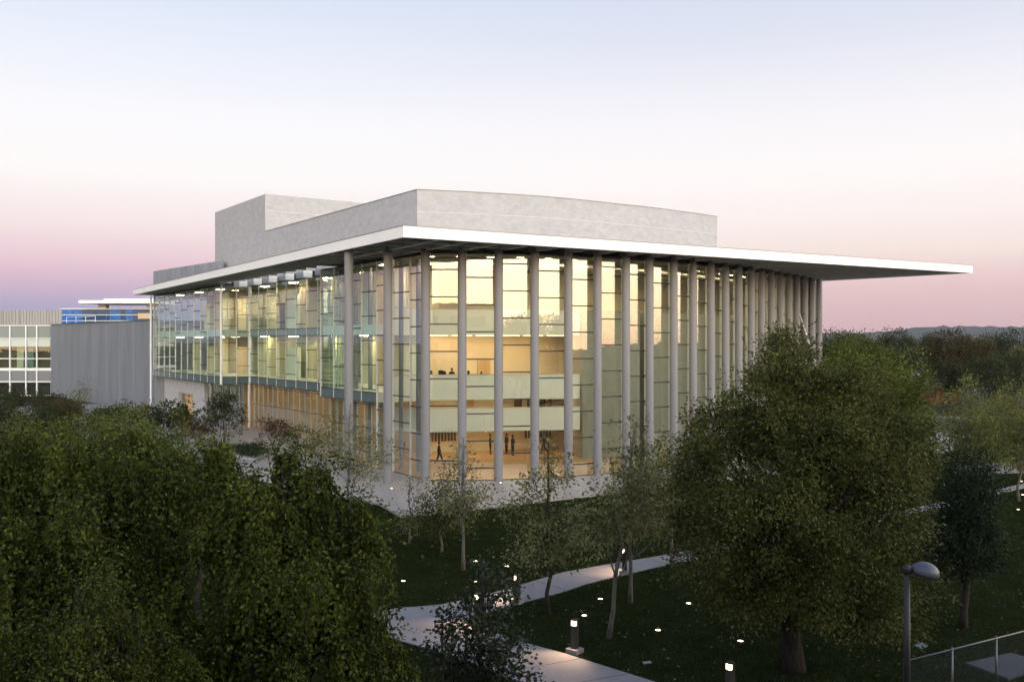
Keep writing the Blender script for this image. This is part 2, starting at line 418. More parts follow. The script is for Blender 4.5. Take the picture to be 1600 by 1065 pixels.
# curving concrete path
up = [px(631, 949), px(660, 947), px(687, 944.6), px(746, 932.5), px(789, 920.5), px(880, 893.7), px(947, 881.8), px(1052, 864.6), px(1180, 838), px(1330, 812), px(1430, 793), px(1500, 778), px(1620, 750)]
dn = [px(757, 958), px(775, 952), px(794, 947), px(880, 924.5), px(913, 912.7), px(1019, 887), px(1180, 856), px(1330, 826), px(1430, 801), px(1500, 785), px(1620, 757)]
low_up = [px(765, 985), px(802, 999), px(880, 1020), px(1023, 1065), px(1190, 1130)]
low_dn = [px(1010, 1160), px(810, 1065), px(692, 1019.5), px(605, 995)]
left_tip = [px(560, 980), px(545, 968), px(575, 956)]
path_poly = up + dn[::-1] + [px(752, 970)] + low_up + low_dn + left_tip
bm = bmesh.new()
vs = [bm.verts.new((x, y, 0.03)) for x, y in path_poly]
f = bm.faces.new(vs)
if f.normal.z < 0: f.normal_flip()
r = bmesh.ops.extrude_face_region(bm, geom=[f])
for v in [e for e in r['geom'] if isinstance(e, bmesh.types.BMVert)]: v.co.z = 0.03
for v in vs: v.co.z = -0.2
bmesh.ops.recalc_face_normals(bm, faces=bm.faces[:])
bmesh.ops.triangulate(bm, faces=bm.faces[:])
me = bpy.data.meshes.new('garden_path'); bm.to_mesh(me); bm.free(); me.materials.append(M['path'])
tag(link(bpy.data.objects.new('garden_path', me)), 'curving pale concrete path across the lawn', kind='structure')
def along(poly, n_):
    P_ = [Vector((*p, 0)) for p in poly]; L_ = [0]
    for a_, b_ in zip(P_[:-1], P_[1:]): L_.append(L_[-1] + (b_ - a_).length)
    out_ = []
    for k in range(n_):
        t_ = L_[-1] * (k + .5) / n_
        for i in range(len(P_) - 1):
            if L_[i] <= t_ <= L_[i + 1]: out_.append(P_[i].lerp(P_[i + 1], (t_ - L_[i]) / (L_[i + 1] - L_[i]))); break
    return out_
gpo = bpy.data.objects['garden_path']
for A_, B_, n_ in ((up[3:], dn[2:], 22), (low_up[1:], low_dn[:3][::-1], 5)):
    for a_, b_ in zip(along(A_, n_), along(B_, n_)):
        MB().bar(a_, b_, 0.022, 0.031, 0.0345).build('joint', M['asphalt'], gpo)
# street beyond, right
sheet('road', [(38, 98), (140, 84), (260, 96), (260, 122), (120, 112), (44, 122)], -0.3, 0.0, M['asphalt'], 'grey asphalt street beyond the lawn')
kk = MB(); kk.bar((44, 122.3), (120, 112.3), 0.4, -0.2, 0.14); kk.bar((120, 112.3), (260, 122.3), 0.4, -0.2, 0.14)
kk.bar((38, 97.6), (140, 83.6), 0.4, -0.2, 0.14); kk.bar((140, 83.6), (260, 95.6), 0.4, -0.2, 0.14)
tag(kk.build('kerb', M['kerb']), 'concrete kerbs along the street', kind='structure')
sheet('sidewalk', [px(1490, 726), px(1640, 718), px(1800, 716), px(1800, 728), px(1640, 736), px(1490, 742)], -0.2, 0.03, M['path'], 'pale sidewalk crossing the far lawn')
sheet('far_sidewalk', [(44, 122.7), (120, 112.7), (260, 122.7), (260, 125), (120, 115), (44, 125)], -0.2, 0.12, M['path'], 'sidewalk on the far side of the street')
sheet('parking_lot', [(85, 175), (240, 175), (240, 330), (100, 330)], -0.2, 0.02, M['asphalt'], 'asphalt parking lot far behind the street')
# hills on the horizon
def hills(name, dist, x0, x1, prof, m, depth, label):
    nx, ny = 240, 14
    V = []; Q = []
    for j in range(ny):
        v = j / (ny - 1)
        for i in range(nx):
            u = i / (nx - 1); x = x0 + (x1 - x0) * u
            h = prof(x)
            h += 9 * math.sin(x * 0.011 + j) + 6 * math.sin(x * 0.031 + 2 * j) + 4 * math.sin(x * 0.083 + j * 3.1)
            h *= math.sin(math.pi * min(1, v * 1.02) * 0.5) ** 1.2 if v < 1 else 1
            V.append((x, dist + depth * v, h * .78 if j else -3))
    for j in range(ny - 1):
        for i in range(nx - 1):
            Q.append((j * nx + i, j * nx + i + 1, (j + 1) * nx + i + 1, (j + 1) * nx + i))
    me = fast_mesh(name, np.array(V), np.array(Q), m)
    me.polygons.foreach_set('use_smooth', [True] * len(Q))
    tag(link(bpy.data.objects.new(name, me)), label, kind='structure')
hills('hills', 3300, -3400, 4600, lambda x: 38 + 26 / (1 + math.exp(-(x - 1500) / 180)) * (1 if x > 0 else 1) + 26 / (1 + math.exp(-(x - 1750) / 90)) - (34 if x < -400 else 34 * max(0, (200 - x) / 600) if x < 200 else 0), M['hill'], 900, 'low blue hills on the horizon')

# ================================================================== concert hall
hall = empty('concert_hall', (KX, KY, 0))
tag(hall, 'large glass concert hall with white cantilevered flat roof and concrete fly tower', 'building')
HOFF = Vector((-KX, -KY, 0))
class HB(MB):
    """solids given in world coordinates, stored relative to the hall"""
    def build(s, name, m, parent=None, label=None):
        s.v = [(x - KX, y - KY, z) for x, y, z in s.v] if parent is hall or parent is None else [(x - KX, y - KY, z) for x, y, z in s.v]
        o = MB.build(s, name, m, parent or hall)
        if label: o['label'] = label
        return o

ROOF_B, ROOF_T = 16.3, 17.0
R0 = Vector((-6.6, 56.4, 0)); R1 = Vector((42.8, 86.2, 0)); RL = Vector((-51.8, 126.9, 0))
roof_poly = [(R0.x, R0.y), (R1.x, R1.y), (24, 108), (-14, 152), (-30, 142)]
roof_poly.append((RL.x, RL.y))
# roof deck inset inside the fascia
def inset(poly, d):
    n = len(poly); out = []
    for i in range(n):
        p0 = Vector((*poly[i - 1], 0)); p1 = Vector((*poly[i], 0)); p2 = Vector((*poly[(i + 1) % n], 0))
        a = (p1 - p0).normalized(); b = (p2 - p1).normalized()
        na = Vector((-a.y, a.x, 0)); nb = Vector((-b.y, b.x, 0))
        m_ = (na + nb); m_ = m_ / max(0.3, (1 + na.dot(nb)))
        out.append((p1.x + m_.x * d, p1.y + m_.y * d))
    return out
rp = roof_poly
ri_ = [Vector((*p, 0)) for p in inset(rp, 0.11)]
# the deck leaves a long slot open above the white beam-face blocks of the recess
Lq = ri_[-1]; e0 = ri_[0]
def on_edge(t):      # point of the left roof edge level with facade station t
    q = Vector((*kb(t), 0)); d = (Lq - e0).normalized(); return e0 + d * (q - e0).dot(d)
sa, sb = on_edge(21.0), on_edge(47.0)
ia, ib = Vector((*kb(21.0, 0.5), 0)), Vector((*kb(47.0, 0.5), 0))
oa, ob_ = Vector((*kb(21.0, 3.0), 0)), Vector((*kb(47.0, 3.0), 0))
deck = HB()
deck.prism([(p.x, p.y) for p in [e0, sa, oa, ob_, sb, Lq][::-1]] if False else [(p.x, p.y) for p in [sa, ia, ib, sb]], 16.78, 16.95)
deck.prism([(p.x, p.y) for p in ri_[:5]] + [(p.x, p.y) for p in (Lq, sb, ib, ob_, oa, ia, sa)], 16.78, 16.95)
roof = deck.build('roof', M['soffit'])
fa = HB()
ri = inset(rp, 0.10)
n = len(rp)
for i in range(n):
    j = (i + 1) % n
    vs = [(*rp[i], ROOF_B), (*rp[j], ROOF_B), (*rp[j], ROOF_T), (*rp[i], ROOF_T), (*ri[i], ROOF_B), (*ri[j], ROOF_B), (*ri[j], ROOF_T), (*ri[i], ROOF_T)]
    fa.add(vs, [(0, 1, 2, 3), (5, 4, 7, 6), (0, 4, 5, 1), (3, 2, 6, 7)])
fa.build('fascia', M['fascia'], roof, 'thick white roof fascia')
cp_ = HB()
rc = inset(rp, -0.03); rc2 = inset(rp, 0.25)
for i in range(n):
    j = (i + 1) % n
    vs = [(*rc[i], 17.002), (*rc[j], 17.002), (*rc[j], 17.04), (*rc[i], 17.04), (*rc2[i], 17.002), (*rc2[j], 17.002), (*rc2[j], 17.04), (*rc2[i], 17.04)]
    cp_.add(vs, [(0, 1, 2, 3), (5, 4, 7, 6), (0, 4, 5, 1), (3, 2, 6, 7)])
cp_.build('coping', M['steel'], roof)

# columns: surveyed along the curved front
CX = [545, 606, 665, 722, 779, 835.4, 888, 933.5, 978, 1015, 1052.7, 1083, 1111, 1133.8, 1154.5, 1174, 1190, 1205.5, 1219.5, 1232.6, 1245, 1257, 1269, 1280]
cf = [-7.96237551e-06, 3.02802328e-04, 2.21336797e-02, 2.33545074e-01, 6.57612271e+01]
cols = []
for x in CX:
    s_ = (x - 800) / FPX; X = s_ * 68
    for _ in range(60):
        Y = np.polyval(cf, X); X = s_ * Y
    cols.append(Vector((X, float(np.polyval(cf, X)), 0)))
cm = MB().lathe([(0.0, PZ), (0.33, PZ), (0.33, PZ + 0.05), (0.315, PZ + 0.06), (0.315, PZ + 0.09), (0.315, ROOF_B + 0.45)], n=20).mesh('column', M['column'])
for c in cols: inst('column', cm, hall, (c.x - KX, c.y - KY, 0))
# roof beams: one from every column out to the fascia, and back under the roof
en = (R1 - R0).normalized(); pn = Vector((en.y, -en.x, 0))     # outward normal of the long edge
def ray_to_edge(p, d, a, b):
    e = b - a; den = d.x * e.y - d.y * e.x
    if abs(den) < 1e-6: return None
    w = a - p
    return (w.x * e.y - w.y * e.x) / den, (w.x * d.y - w.y * d.x) / den
beam_ends = []
for i, c in enumerate(cols):
    t, u = ray_to_edge(c, pn, R0, R1)
    if t < 0.5 or u < 0.01: continue
    a = c + pn * (t - 0.13); b = c - pn * 7.0
    w = 0.22
    m_ = HB().bar((a.x, a.y), (b.x, b.y), w, ROOF_B + 0.05, 16.76)
    m_.build('beam', M['beam'], roof)
for k in range(1, 12):     # cantilevered fins of the free tip
    p = R0 + en * (56.5 - 2.6 * k * 1.0) if k < 9 else None
    if p is None: continue
    ln = 2.0 + 1.15 * k
    a = p - pn * 0.13; b = p - pn * min(ln, 9)
    if (p - cols[-1]).length < 3: continue
    HB().bar((a.x, a.y), (b.x, b.y), 0.18, ROOF_B + 0.28, 16.76).build('beam', M['beam'], roof)
# secondary purlins parallel to the long edge
for d in (2.3, 5.0):
    a = R0 + en * (3 + d) - pn * d; b = R0 + en * (52 - d) - pn * d
    HB().bar((a.x, a.y), (b.x, b.y), 0.14, ROOF_B + 0.22, 16.757).build('purlin', M['beam'], roof)
ev = (RL - R0).normalized(); pl = Vector((-ev.y, ev.x, 0))
if pl.dot(Vector((-1, -0.5, 0))) < 0: pl = -pl
for k in range(31):
    p = R0 + ev * (3.2 + 2.62 * k)
    a = p - pl * 0.13; b = p - pl * (4.6 if 8 < k else 9)
    HB().bar((a.x, a.y), (b.x, b.y), 0.2, ROOF_B + 0.08, 16.762).build('beam', M['beam'], roof)
for d in (1.7, 3.9):
    a = R0 + ev * (2 + d) - pl * d; b = R0 + ev * 80 - pl * d
    HB().bar((a.x, a.y), (b.x, b.y), 0.13, ROOF_B + 0.24, 16.758).build('purlin', M['beam'], roof)
for k in range(6):         # added blocks over the recess, white standing in for sky-lit beam faces
    c = kb(22.5 + 4.6 * k, 1.9)
    HB().box((c[0], c[1], 16.34), (1.9, 0.9, 0.62), (bv, bu, (0, 0, 1))).build('lit_beam_block', M['white_metal'], roof)

# ---------------------------------------------------------------- curtain wall
PITCH = 1.93
pane_cache = {}
def pane_mesh(w, h, m):
    key = (round(w, 2), round(h, 2), m)
    if key not in pane_cache:
        pane_cache[key] = MB().box((0, 0, 0), (w, 0.014, h)).mesh('pane', M[m])
    return pane_cache[key]
transom_cache = {}
far_tr = HB()
def bay(p, q, z0, z1, off, gm, fin_out=0.0, fin_w=0.06, fin_in=0.22, parent=hall, panes=True, tw=0.05, spandrels=(), mull='mullion', single=True):
    """one glazed bay between plan points p and q: a frame (mullion at p, transoms) carrying its panes"""
    p = Vector((p[0], p[1], 0)); q = Vector((q[0], q[1], 0))
    d = q - p; w = d.length; d.normalize(); n = Vector((d.y, -d.x, 0))     # n points outward (right-hand side)
    fr = HB()
    c = p + n * (fin_out - fin_in) / 2
    fr.box((c.x, c.y, (z0 + z1) / 2), (fin_w, fin_out + fin_in, z1 - z0), (d, n, (0, 0, 1)))
    zs = [z0]
    z = off
    while z > z0: z -= PITCH
    z += PITCH
    while z < z1 - 0.15:
        if z > z0 + 0.15 and not any(a - 0.15 < z < b + 0.15 for a, b in spandrels): zs.append(z)
        z += PITCH
    for a, b in spandrels: zs += [a, b]
    zs.append(z1); zs = sorted(set(zs))
    fo = fr.build('mullion', M[mull], parent)
    ang = math.atan2(d.y, d.x)
    mid = (p + q) / 2
    for z in zs:
        if single:
            key = (round(w - fin_w - 0.01, 2), tw)
            if key not in transom_cache: transom_cache[key] = MB().box((0, 0, 0), (key[0], 0.11, tw)).mesh('transom', M['transom'])
            inst('transom', transom_cache[key], fo, (mid.x - KX, mid.y - KY, z), ang)
        else:
            far_tr.box((mid.x, mid.y, z), (w - fin_w - 0.01, 0.11, tw), (d, n, (0, 0, 1)))
    if panes: segs = list(zip(zs[:-1], zs[1:]))
    else:
        cuts = sorted(set([z0, z1] + [e for sp in spandrels for e in sp])); segs = list(zip(cuts[:-1], cuts[1:]))
    for a, b in segs:
        sp = any(abs(a - x) < 0.01 and abs(b - y) < 0.01 for x, y in spandrels)
        o = inst('spandrel' if sp else 'pane', pane_mesh(w - fin_w - 0.005, b - a - tw - 0.004, ('spandrel' if a < 9 else 'spandrel_pale') if sp else gm), fo, (mid.x - KX, mid.y - KY, (a + b) / 2), ang)
    return fo
# right, curved front: glass stands 0.75 m behind the columns
def colnorm(i):
    a = cols[max(i - 1, 2)]; b = cols[min(i + 1, len(cols) - 1)]
    d = (b - a).normalized(); return Vector((d.y, -d.x, 0))
gl = []
for i in range(2, len(cols)):
    c = cols[i] - colnorm(i) * 0.44
    gl.append(c)
gl[0] = Vector((KX + 0.12, KY + 0.30, 0))
offs = [15.05, 14.5, 15.5]
GT = 16.2
for i in range(len(gl) - 3):
    bay(gl[i], gl[i + 1], PZ, GT, offs[i % 3], 'glass', fin_out=0.14, fin_w=0.06, fin_in=0.10, panes=i < 14, single=i < 14, tw=0.085)
end_wall = HB()
for i in range(len(gl) - 3, len(gl) - 1):
    end_wall.bar((gl[i].x, gl[i].y), (gl[i + 1].x, gl[i + 1].y), 0.2, PZ, GT)
end_wall.build('end_wall', M['concrete'])
# left facade, near plane t 0..19.3 (full height up to 9.3, then over the band)
nb = [0.25 + 2.72 * k for k in range(8)]
offL = [14.9, 15.55, 14.3, 13.9]
G0 = Vector((gl[0].x, gl[0].y, 0))
def nk(t, s=0.0): return (G0.x + bv.x * t + bu.x * s, G0.y + bv.y * t + bu.y * s)
for k in range(7):
    t0, t1 = 2.72 * k, 2.72 * (k + 1)
    full = k < 3
    bay(nk(t1), nk(t0), PZ if full else 5.15, GT, offL[k % 4], 'glass_green' if not full else 'glass', fin_out=0.06, fin_w=0.06, fin_in=0.1, tw=0.075,
        spandrels=() if full else ((5.15, 5.95),))
TE = 19.04
# recess: outer corner return, recessed plane, return back out
def strip(t0, t1, s, nbays, panes=True, gm='glass_green', z0=5.15, spand=((5.15, 5.95), (10.55, 11.25)), ph=0):
    for k in range(nbays):
        a = t0 + (t1 - t0) * k / nbays; b = t0 + (t1 - t0) * (k + 1) / nbays
        bay(nk(b, s), nk(a, s), z0, GT, offL[(k + ph) % 4], gm, fin_out=0.05, fin_w=0.055, fin_in=0.1, tw=0.07, spandrels=spand, panes=panes, single=False)
SD = 3.2; TF = 46.7; TL = 77.0
strip(TE, TF, SD, 10, ph=1)
strip(TF, TL, 0.0, 11, panes=False, ph=2, spand=((5.15, 5.95),))
for (p, q) in ((nk(TE, 0), nk(TE, SD)), (nk(TF, SD), nk(TF, 0.0))):
    pv = Vector((*p, 0)); qv = Vector((*q, 0))
    for k in range(2):
        bay(pv.lerp(qv, k / 2)[:2], pv.lerp(qv, (k + 1) / 2)[:2], 5.15, GT, offL[k], 'glass', fin_out=0.05, fin_w=0.06, fin_in=0.15, tw=0.045, spandrels=((5.15, 5.95),), single=False)
# white posts at the corners of the bays
pm = MB().lathe([(0, 0), (0.14, 0), (0.14, 1), (0, 1)], n=12).mesh('post', M['white_metal'])
for t, s, z0 in ((TF, -0.12, 5.1), (TF + 0.1, SD - 0.1, 0.1), (TL + 0.4, -0.3, 0.1)):
    c = nk(t, s); o = inst('post', pm, hall, (c[0] - KX, c[1] - KY, z0), 0, (1, 1, 16.25 - z0))
# ground floor glazing under the upper storey, with close vertical fins
def gfloor(t0, t1, s, nb_):
    for k in range(nb_):
        a = t0 + (t1 - t0) * k / nb_; b = t0 + (t1 - t0) * (k + 1) / nb_
        bay(nk(b, s), nk(a, s), PZ, 5.1, 2.9, 'glass', fin_out=0.05, fin_w=0.05, fin_in=0.1, tw=0.05, mull='fin', panes=False, single=False)
gfloor(8.16, 19.0, 0.9, 8)
gfloor(19.0, 46.0, 3.4, 18)
gfloor(46.0, 58.0, 2.2, 8)
tag(far_tr.build('far_transoms', M['transom']), None, kind='stuff')
# concrete base of the far wing with a wooden door opening
bw = HB(); bw.bar(nk(58.2, 1.6), nk(63.0, 1.6), 0.4, PZ, 5.1); bw.bar(nk(63.0, 1.6), nk(70, 1.6), 0.4, 3.2, 5.1); bw.bar(nk(70, 1.6), nk(77, 1.6), 0.4, PZ, 5.1)
bw.build('base_wall', M['concrete'], label='pinkish concrete base wall below the glazed wing')
HB().bar(nk(63.0, 2.4), nk(70, 2.4), 0.2, PZ, 3.2).build('entrance_door', M['wood'])

# ---------------------------------------------------------------- slabs, interior
drum = [Vector((-8.37, 82, 0)), Vector((-3.0, 83.6, 0)), Vector((2.73, 85.9, 0)), Vector((6.9, 88.3, 0)), Vector((10.7, 90.9, 0)), Vector((14.0, 93.1, 0)), Vector((17.1, 95.6, 0)), Vector((19.7, 97.7, 0)), Vector((22.1, 99.9, 0))]
# smooth the drum line (Catmull-Rom)
def smooth(pts, k=5):
    out = []
    for i in range(len(pts) - 1):
        p0 = pts[max(i - 1, 0)]; p1 = pts[i]; p2 = pts[i + 1]; p3 = pts[min(i + 2, len(pts) - 1)]
        for j in range(k):
            t = j / k
            out.append(0.5 * ((2 * p1) + (p2 - p0) * t + (2 * p0 - 5 * p1 + 4 * p2 - p3) * t * t + (3 * p1 - p0 - 3 * p2 + p3) * t ** 3))
    out.append(pts[-1]); return out
ds = smooth(drum, 4)
B0 = drum[0]
back_l = B0 + bv * 58.2; tower_c = B0 + bv * 38.2
ZT = 23.35; ZTW = 27.95
dpoly = [(p.x, p.y) for p in ds] + [(drum[-1].x - 14, drum[-1].y + 22), (back_l.x + bu.x * 26, back_l.y + bu.y * 26), (back_l.x, back_l.y)]
o = HB().prism(dpoly, 16.955, ZT).build('auditorium_drum', M['concrete'], label='curved grey concrete volume rising above the roof')
jl = HB()
for i in range(len(ds) - 1):
    a, b = ds[i], ds[i + 1]; d = (b - a).normalized(); nn = Vector((d.y, -d.x, 0)) * 0.012
    jl.bar((a.x + nn.x, a.y + nn.y), (b.x + nn.x, b.y + nn.y), 0.03, 21.39, 21.44)
jl.build('joint_line', M['joint'], o)
tw = HB()
tp = [tower_c, tower_c + bu * 27, tower_c + bu * 27 + bv * 20, back_l]
tw.prism([((p + (-bu * 0.004)).x, (p - bu * 0.004).y) for p in tp], ZT + 0.003, ZTW)
two = tw.build('fly_tower', M['concrete'], label='tall square concrete fly tower behind the drum')
jl = HB(); a = tower_c - bv * 0.012; b = a + bu * 20
jl.bar((a.x, a.y), (b.x, b.y), 0.03, 25.91, 25.96); jl.build('joint_line', M['joint'], two)
# concrete panel copings
cpd = HB(); 
for i in range(len(ds) - 1): cpd.bar((ds[i].x, ds[i].y), (ds[i + 1].x, ds[i + 1].y), 0.10, ZT + 0.002, ZT + 0.06)
cpd.bar((B0.x, B0.y), (tower_c.x, tower_c.y), 0.10, ZT + 0.002, ZT + 0.06)
cpd.build('coping', M['steel'], o)

# floors
lobby_poly = [(c.x, c.y) for c in [g_ for g_ in gl]] + [(ds[-1].x + 4, ds[-1].y + 2)] + [(p.x, p.y) for p in ds[::-1]] + [nk(15.5, 7.4), nk(19, 7.4), nk(19, 0.1)]
lobby_in = lobby_poly
bmf = HB(); bmf.prism(lobby_in, PZ - 0.1, PZ + 0.012); bmf.build('lobby_floor', M['lobby_floor'])
HB().prism([nk(19, 0.95), nk(19, 7.2), nk(58, 7.2), nk(58, 2.3), nk(46.2, 2.3), nk(46.2, 3.45), nk(19.1, 3.45)], PZ - 0.1, PZ + 0.013).build('foyer_floor', M['lobby_floor'])
ceil = HB(); ceil.prism([(c.x, c.y) for c in gl[:-1]] + [(30, 100)] + [(p.x, p.y) for p in ds[::-1]] + [nk(76.9, 7.4), nk(76.9, .1), nk(TF + .1, .1), nk(TF + .1, SD + .1), nk(TE - .1, SD + .1), nk(TE - .1, .1)], 16.22, 16.29)
ceil.build('ceiling', M['ceiling'])
# lobby back wall, under the drum
bwl = HB()
for i in range(len(ds) - 1):
    bwl.bar((ds[i].x, ds[i].y), (ds[i + 1].x, ds[i + 1].y), 0.25, PZ, 16.2)
bwl.bar((ds[-1].x, ds[-1].y), (gl[-3].x, gl[-3].y), 0.25, PZ, 16.2)
bwl.bar((B0.x, B0.y), nk(76.9, 7.5), 0.25, 5.95, 16.2)
bwl.build('back_wall', M['cream'], label='cream rear wall of the lobby')
gw = HB(); gw.bar((B0.x, B0.y), nk(58, 6.4), 0.25, PZ, 5.1); gw.build('foyer_wall', M['wood'], label='orange wood wall behind the ground floor glazing')
# upper floor slabs of the left wings
def slab(poly, z0, z1, m, name): return HB().prism(poly, z0, z1).build(name, M[m])
F1 = (5.7, 78.5); F2 = (-6.5, 76.2)
for z0, z1, lv in ((5.18, 5.95, 2), (10.5, 11.3, 3)):
    slab([F1, F2, nk(8.3, 0.12), nk(TE - 0.1, 0.12), nk(TE - 0.1, SD + .12), nk(TF + .1, SD + .12), nk(TF + .1, .12), nk(TL - .1, .12), nk(TL - .1, 7.3)] + [(p.x, p.y - 0.2) for p in ds[:12]] + [(5.9, 80.5)], z0, z1, 'parapet', 'floor_slab')
def balcony(z0, zt, pts, name='balcony_parapet'):
    mb_ = HB()
    for a, b in zip(pts[:-1], pts[1:]): mb_.bar(a, b, 0.16, z0, zt)
    return mb_.build(name, M['parapet'])
F3 = nk(8.5, 1.2)
balcony(10.45, 12.6, [(F1[0], F1[1] - .09), (F2[0], F2[1] - .09), F3])
balcony(5.14, 7.2, [(F1[0], F1[1] - .09), (F2[0], F2[1] - .09), F3])
slab([(5.7, 78.3), (-7.5, 75.9), (-9.6, 77.5), (-8.2, 81.9), (2.7, 85.6), (5.9, 80.5)], 2.6, 3.3, 'parapet', 'mezzanine_slab')
balcony(2.55, 4.45, [(5.7, 78.2), (-7.5, 75.8), (-9.7, 77.4)])
# copper coloured handrail strips
for z, pts in ((12.62, [(F1[0], F1[1] - .09), (F2[0], F2[1] - .09), F3]), (7.22, [(F1[0], F1[1] - .09), (F2[0], F2[1] - .09), F3]), (4.47, [(5.7, 78.2), (-7.5, 75.8), (-9.7, 77.4)])):
    h_ = HB()
    for a, b in zip(pts[:-1], pts[1:]): h_.bar(a, b, 0.2, z - 0.015, z + 0.05)
    h_.build('handrail', M['warm_wall'])
# inner concrete blocks
HB().prism([(5.95, 78.2), (11.2, 81.4), (9.8, 84.8), (4.9, 82.4)], PZ, 12.6).build('inner_block', M['concrete_in'], label='grey green concrete block inside the lobby')
HB().prism([(12.4, 82.2), (22.5, 93.2), (20.5, 95.6), (10.8, 85.6)], PZ, 12.6).build('inner_block', M['concrete_in'])
# warm wall panels, doors and slatted screens on the lobby back wall
def on_wall(u0, u1, z0, z1, m, name, off=0.16, th=0.06):
    """panel on the drum wall between x=u0 and x=u1"""
    def yat(x):
        for a, b in zip(ds[:-1], ds[1:]):
            if a.x <= x <= b.x: return a.y + (b.y - a.y) * (x - a.x) / (b.x - a.x)
        return ds[0].y
    mb_ = HB(); mb_.bar((u0, yat(u0) - off), (u1, yat(u1) - off), th, z0, z1)
    return mb_.build(name, M[m])
on_wall(-8.2, 5.6, 6.0, 10.4, 'warm_wall', 'wall_panel')
on_wall(-8.2, 5.6, 3.35, 5.1, 'warm_wall', 'wall_panel')
on_wall(-8.2, 5.6, PZ + .02, 1.25, 'wood', 'wainscot')
on_wall(-3.1, -2.0, 6.0, 8.3, 'wood', 'door', off=0.2)
on_wall(0.2, 0.9, 3.3, 5.0, 'wood_dark', 'door', off=0.2)
on_wall(-4.0, -3.4, 3.3, 5.0, 'wood', 'door', off=0.2)
for u0 in (-7.4, 1.2):
    for k in range(9):
        on_wall(u0 + k * 0.28, u0 + k * 0.28 + 0.16, 1.1, 2.55, 'wood_dark', 'slat', off=0.22)
for k in range(6):
    on_wall(1.4 + k * 0.3, 1.4 + k * 0.3 + 0.17, 3.35, 5.0, 'wood_dark', 'slat', off=0.22)
# inner green glass columns and pipes near the left glass
for t in (4.4, 7.2, 12.6, 15.4):
    c = nk(t, 1.6); inst('inner_column', cm, hall, (c[0] - KX, c[1] - KY, -0.1), 0, (0.6, 0.6, 0.97))
# partitions on the upper floors: cream piers set back from the glass
rs = random.Random(3)
for z0, z1 in ((5.97, 10.48), (11.32, 16.2)):
    t = 11.0
    while t < 75:
        w = rs.uniform(1.6, 4.2); s = rs.uniform(3.9, 6.2) if (t > TF or t < TE) else rs.uniform(5.2, 6.4)
        HB().bar(nk(t, s), nk(t + w, s), 0.2, z0, z1 - (0 if rs.random() < .5 else 1.2)).build('partition', M[rs.choice(['cream', 'cream', 'warm_wall', 'parapet'])])
        if rs.random() < 0.6: HB().bar(nk(t, s), nk(t, 7.2), 0.2, z0, z1 - 0.02).build('partition', M['cream'])
        t += w + rs.uniform(1.5, 4.5)
# ducts and pipes under the lobby ceiling
for d in (1.2, 2.6, 4.4, 7.5):
    mb_ = HB(); pts = []
    for i in range(0, 18):
        p = gl[min(i, len(gl) - 4)] - colnorm(min(i, len(gl) - 4) + 2) * d
        pts.append((p.x, p.y, 15.95 - 0.12 * (d > 3)))
    mb_.tube(pts, 0.10 if d < 3 else 0.2, 8).build('duct', M['duct'])
# ---- light fixtures (visible, lit)
fx = MB().box((0, 0, 0), (0.5, 1.1, 0.05)).mesh('ceiling_light', M['fixture'])
fxw = MB().box((0, 0, 0), (1.7, 0.45, 0.05)).mesh('strip_light', M['fixture_warm'])
fxp = MB().box((0, 0, 0), (0.75, 0.75, 0.05)).mesh('strip_light', M['fixture_pale'])
def fixture(me_, p, z, ang, name): return inst(name, me_, hall, (p[0] - KX, p[1] - KY, z), ang)
for i in range(0, 17, 1):
    nrm_ = colnorm(i + 2)
    for d in ((3.4, 9.0) if i < 12 else (3.4,)):
        p = gl[i] - nrm_ * d
        fixture(fx, p, 16.2, math.atan2(nrm_.x, -nrm_.y), 'ceiling_light')
for k in range(6):
    x = -6.5 + k * 2.1
    fixture(fxw, (x, 78.3 + .19 * (x + 6.5)), 10.485, R(10), 'strip_light')
    fixture(fxw, (x, 78.6 + .19 * (x + 6.5)), 5.165, R(10), 'strip_light')
    fixture(fxw, (x, 79.0 + .19 * (x + 6.5)), 2.585, R(10), 'strip_light')
    fixture(fxw, (x, 81.4 + .19 * (x + 6.5)), 10.485, R(10), 'strip_light')
angv = math.atan2(bv.y, bv.x)
for k in range(8):
    t = 11.0 + 8.7 * k
    s = 2.2 if (t < TE or t > TF) else 4.6
    fixture(fxp, nk(t, s), 16.205, angv, 'strip_light')
    fixture(fxp, nk(t, s), 10.485, angv, 'strip_light')
for k in range(9):
    t = 10.5 + 5.2 * k
    fixture(fxw, nk(t, 4.9), 5.165, angv, 'strip_light')
# leaning rod by the last columns
a = cols[20] + colnorm(20) * 0.9; b = cols[22] + colnorm(22) * 0.9
HB().tube([(a.x - .6, a.y, 12.6), (b.x, b.y, 6.0)], [0.05, 0.09], 8).build('leaning_rod', M['white_metal'], label='thin white rod leaning against the last columns')

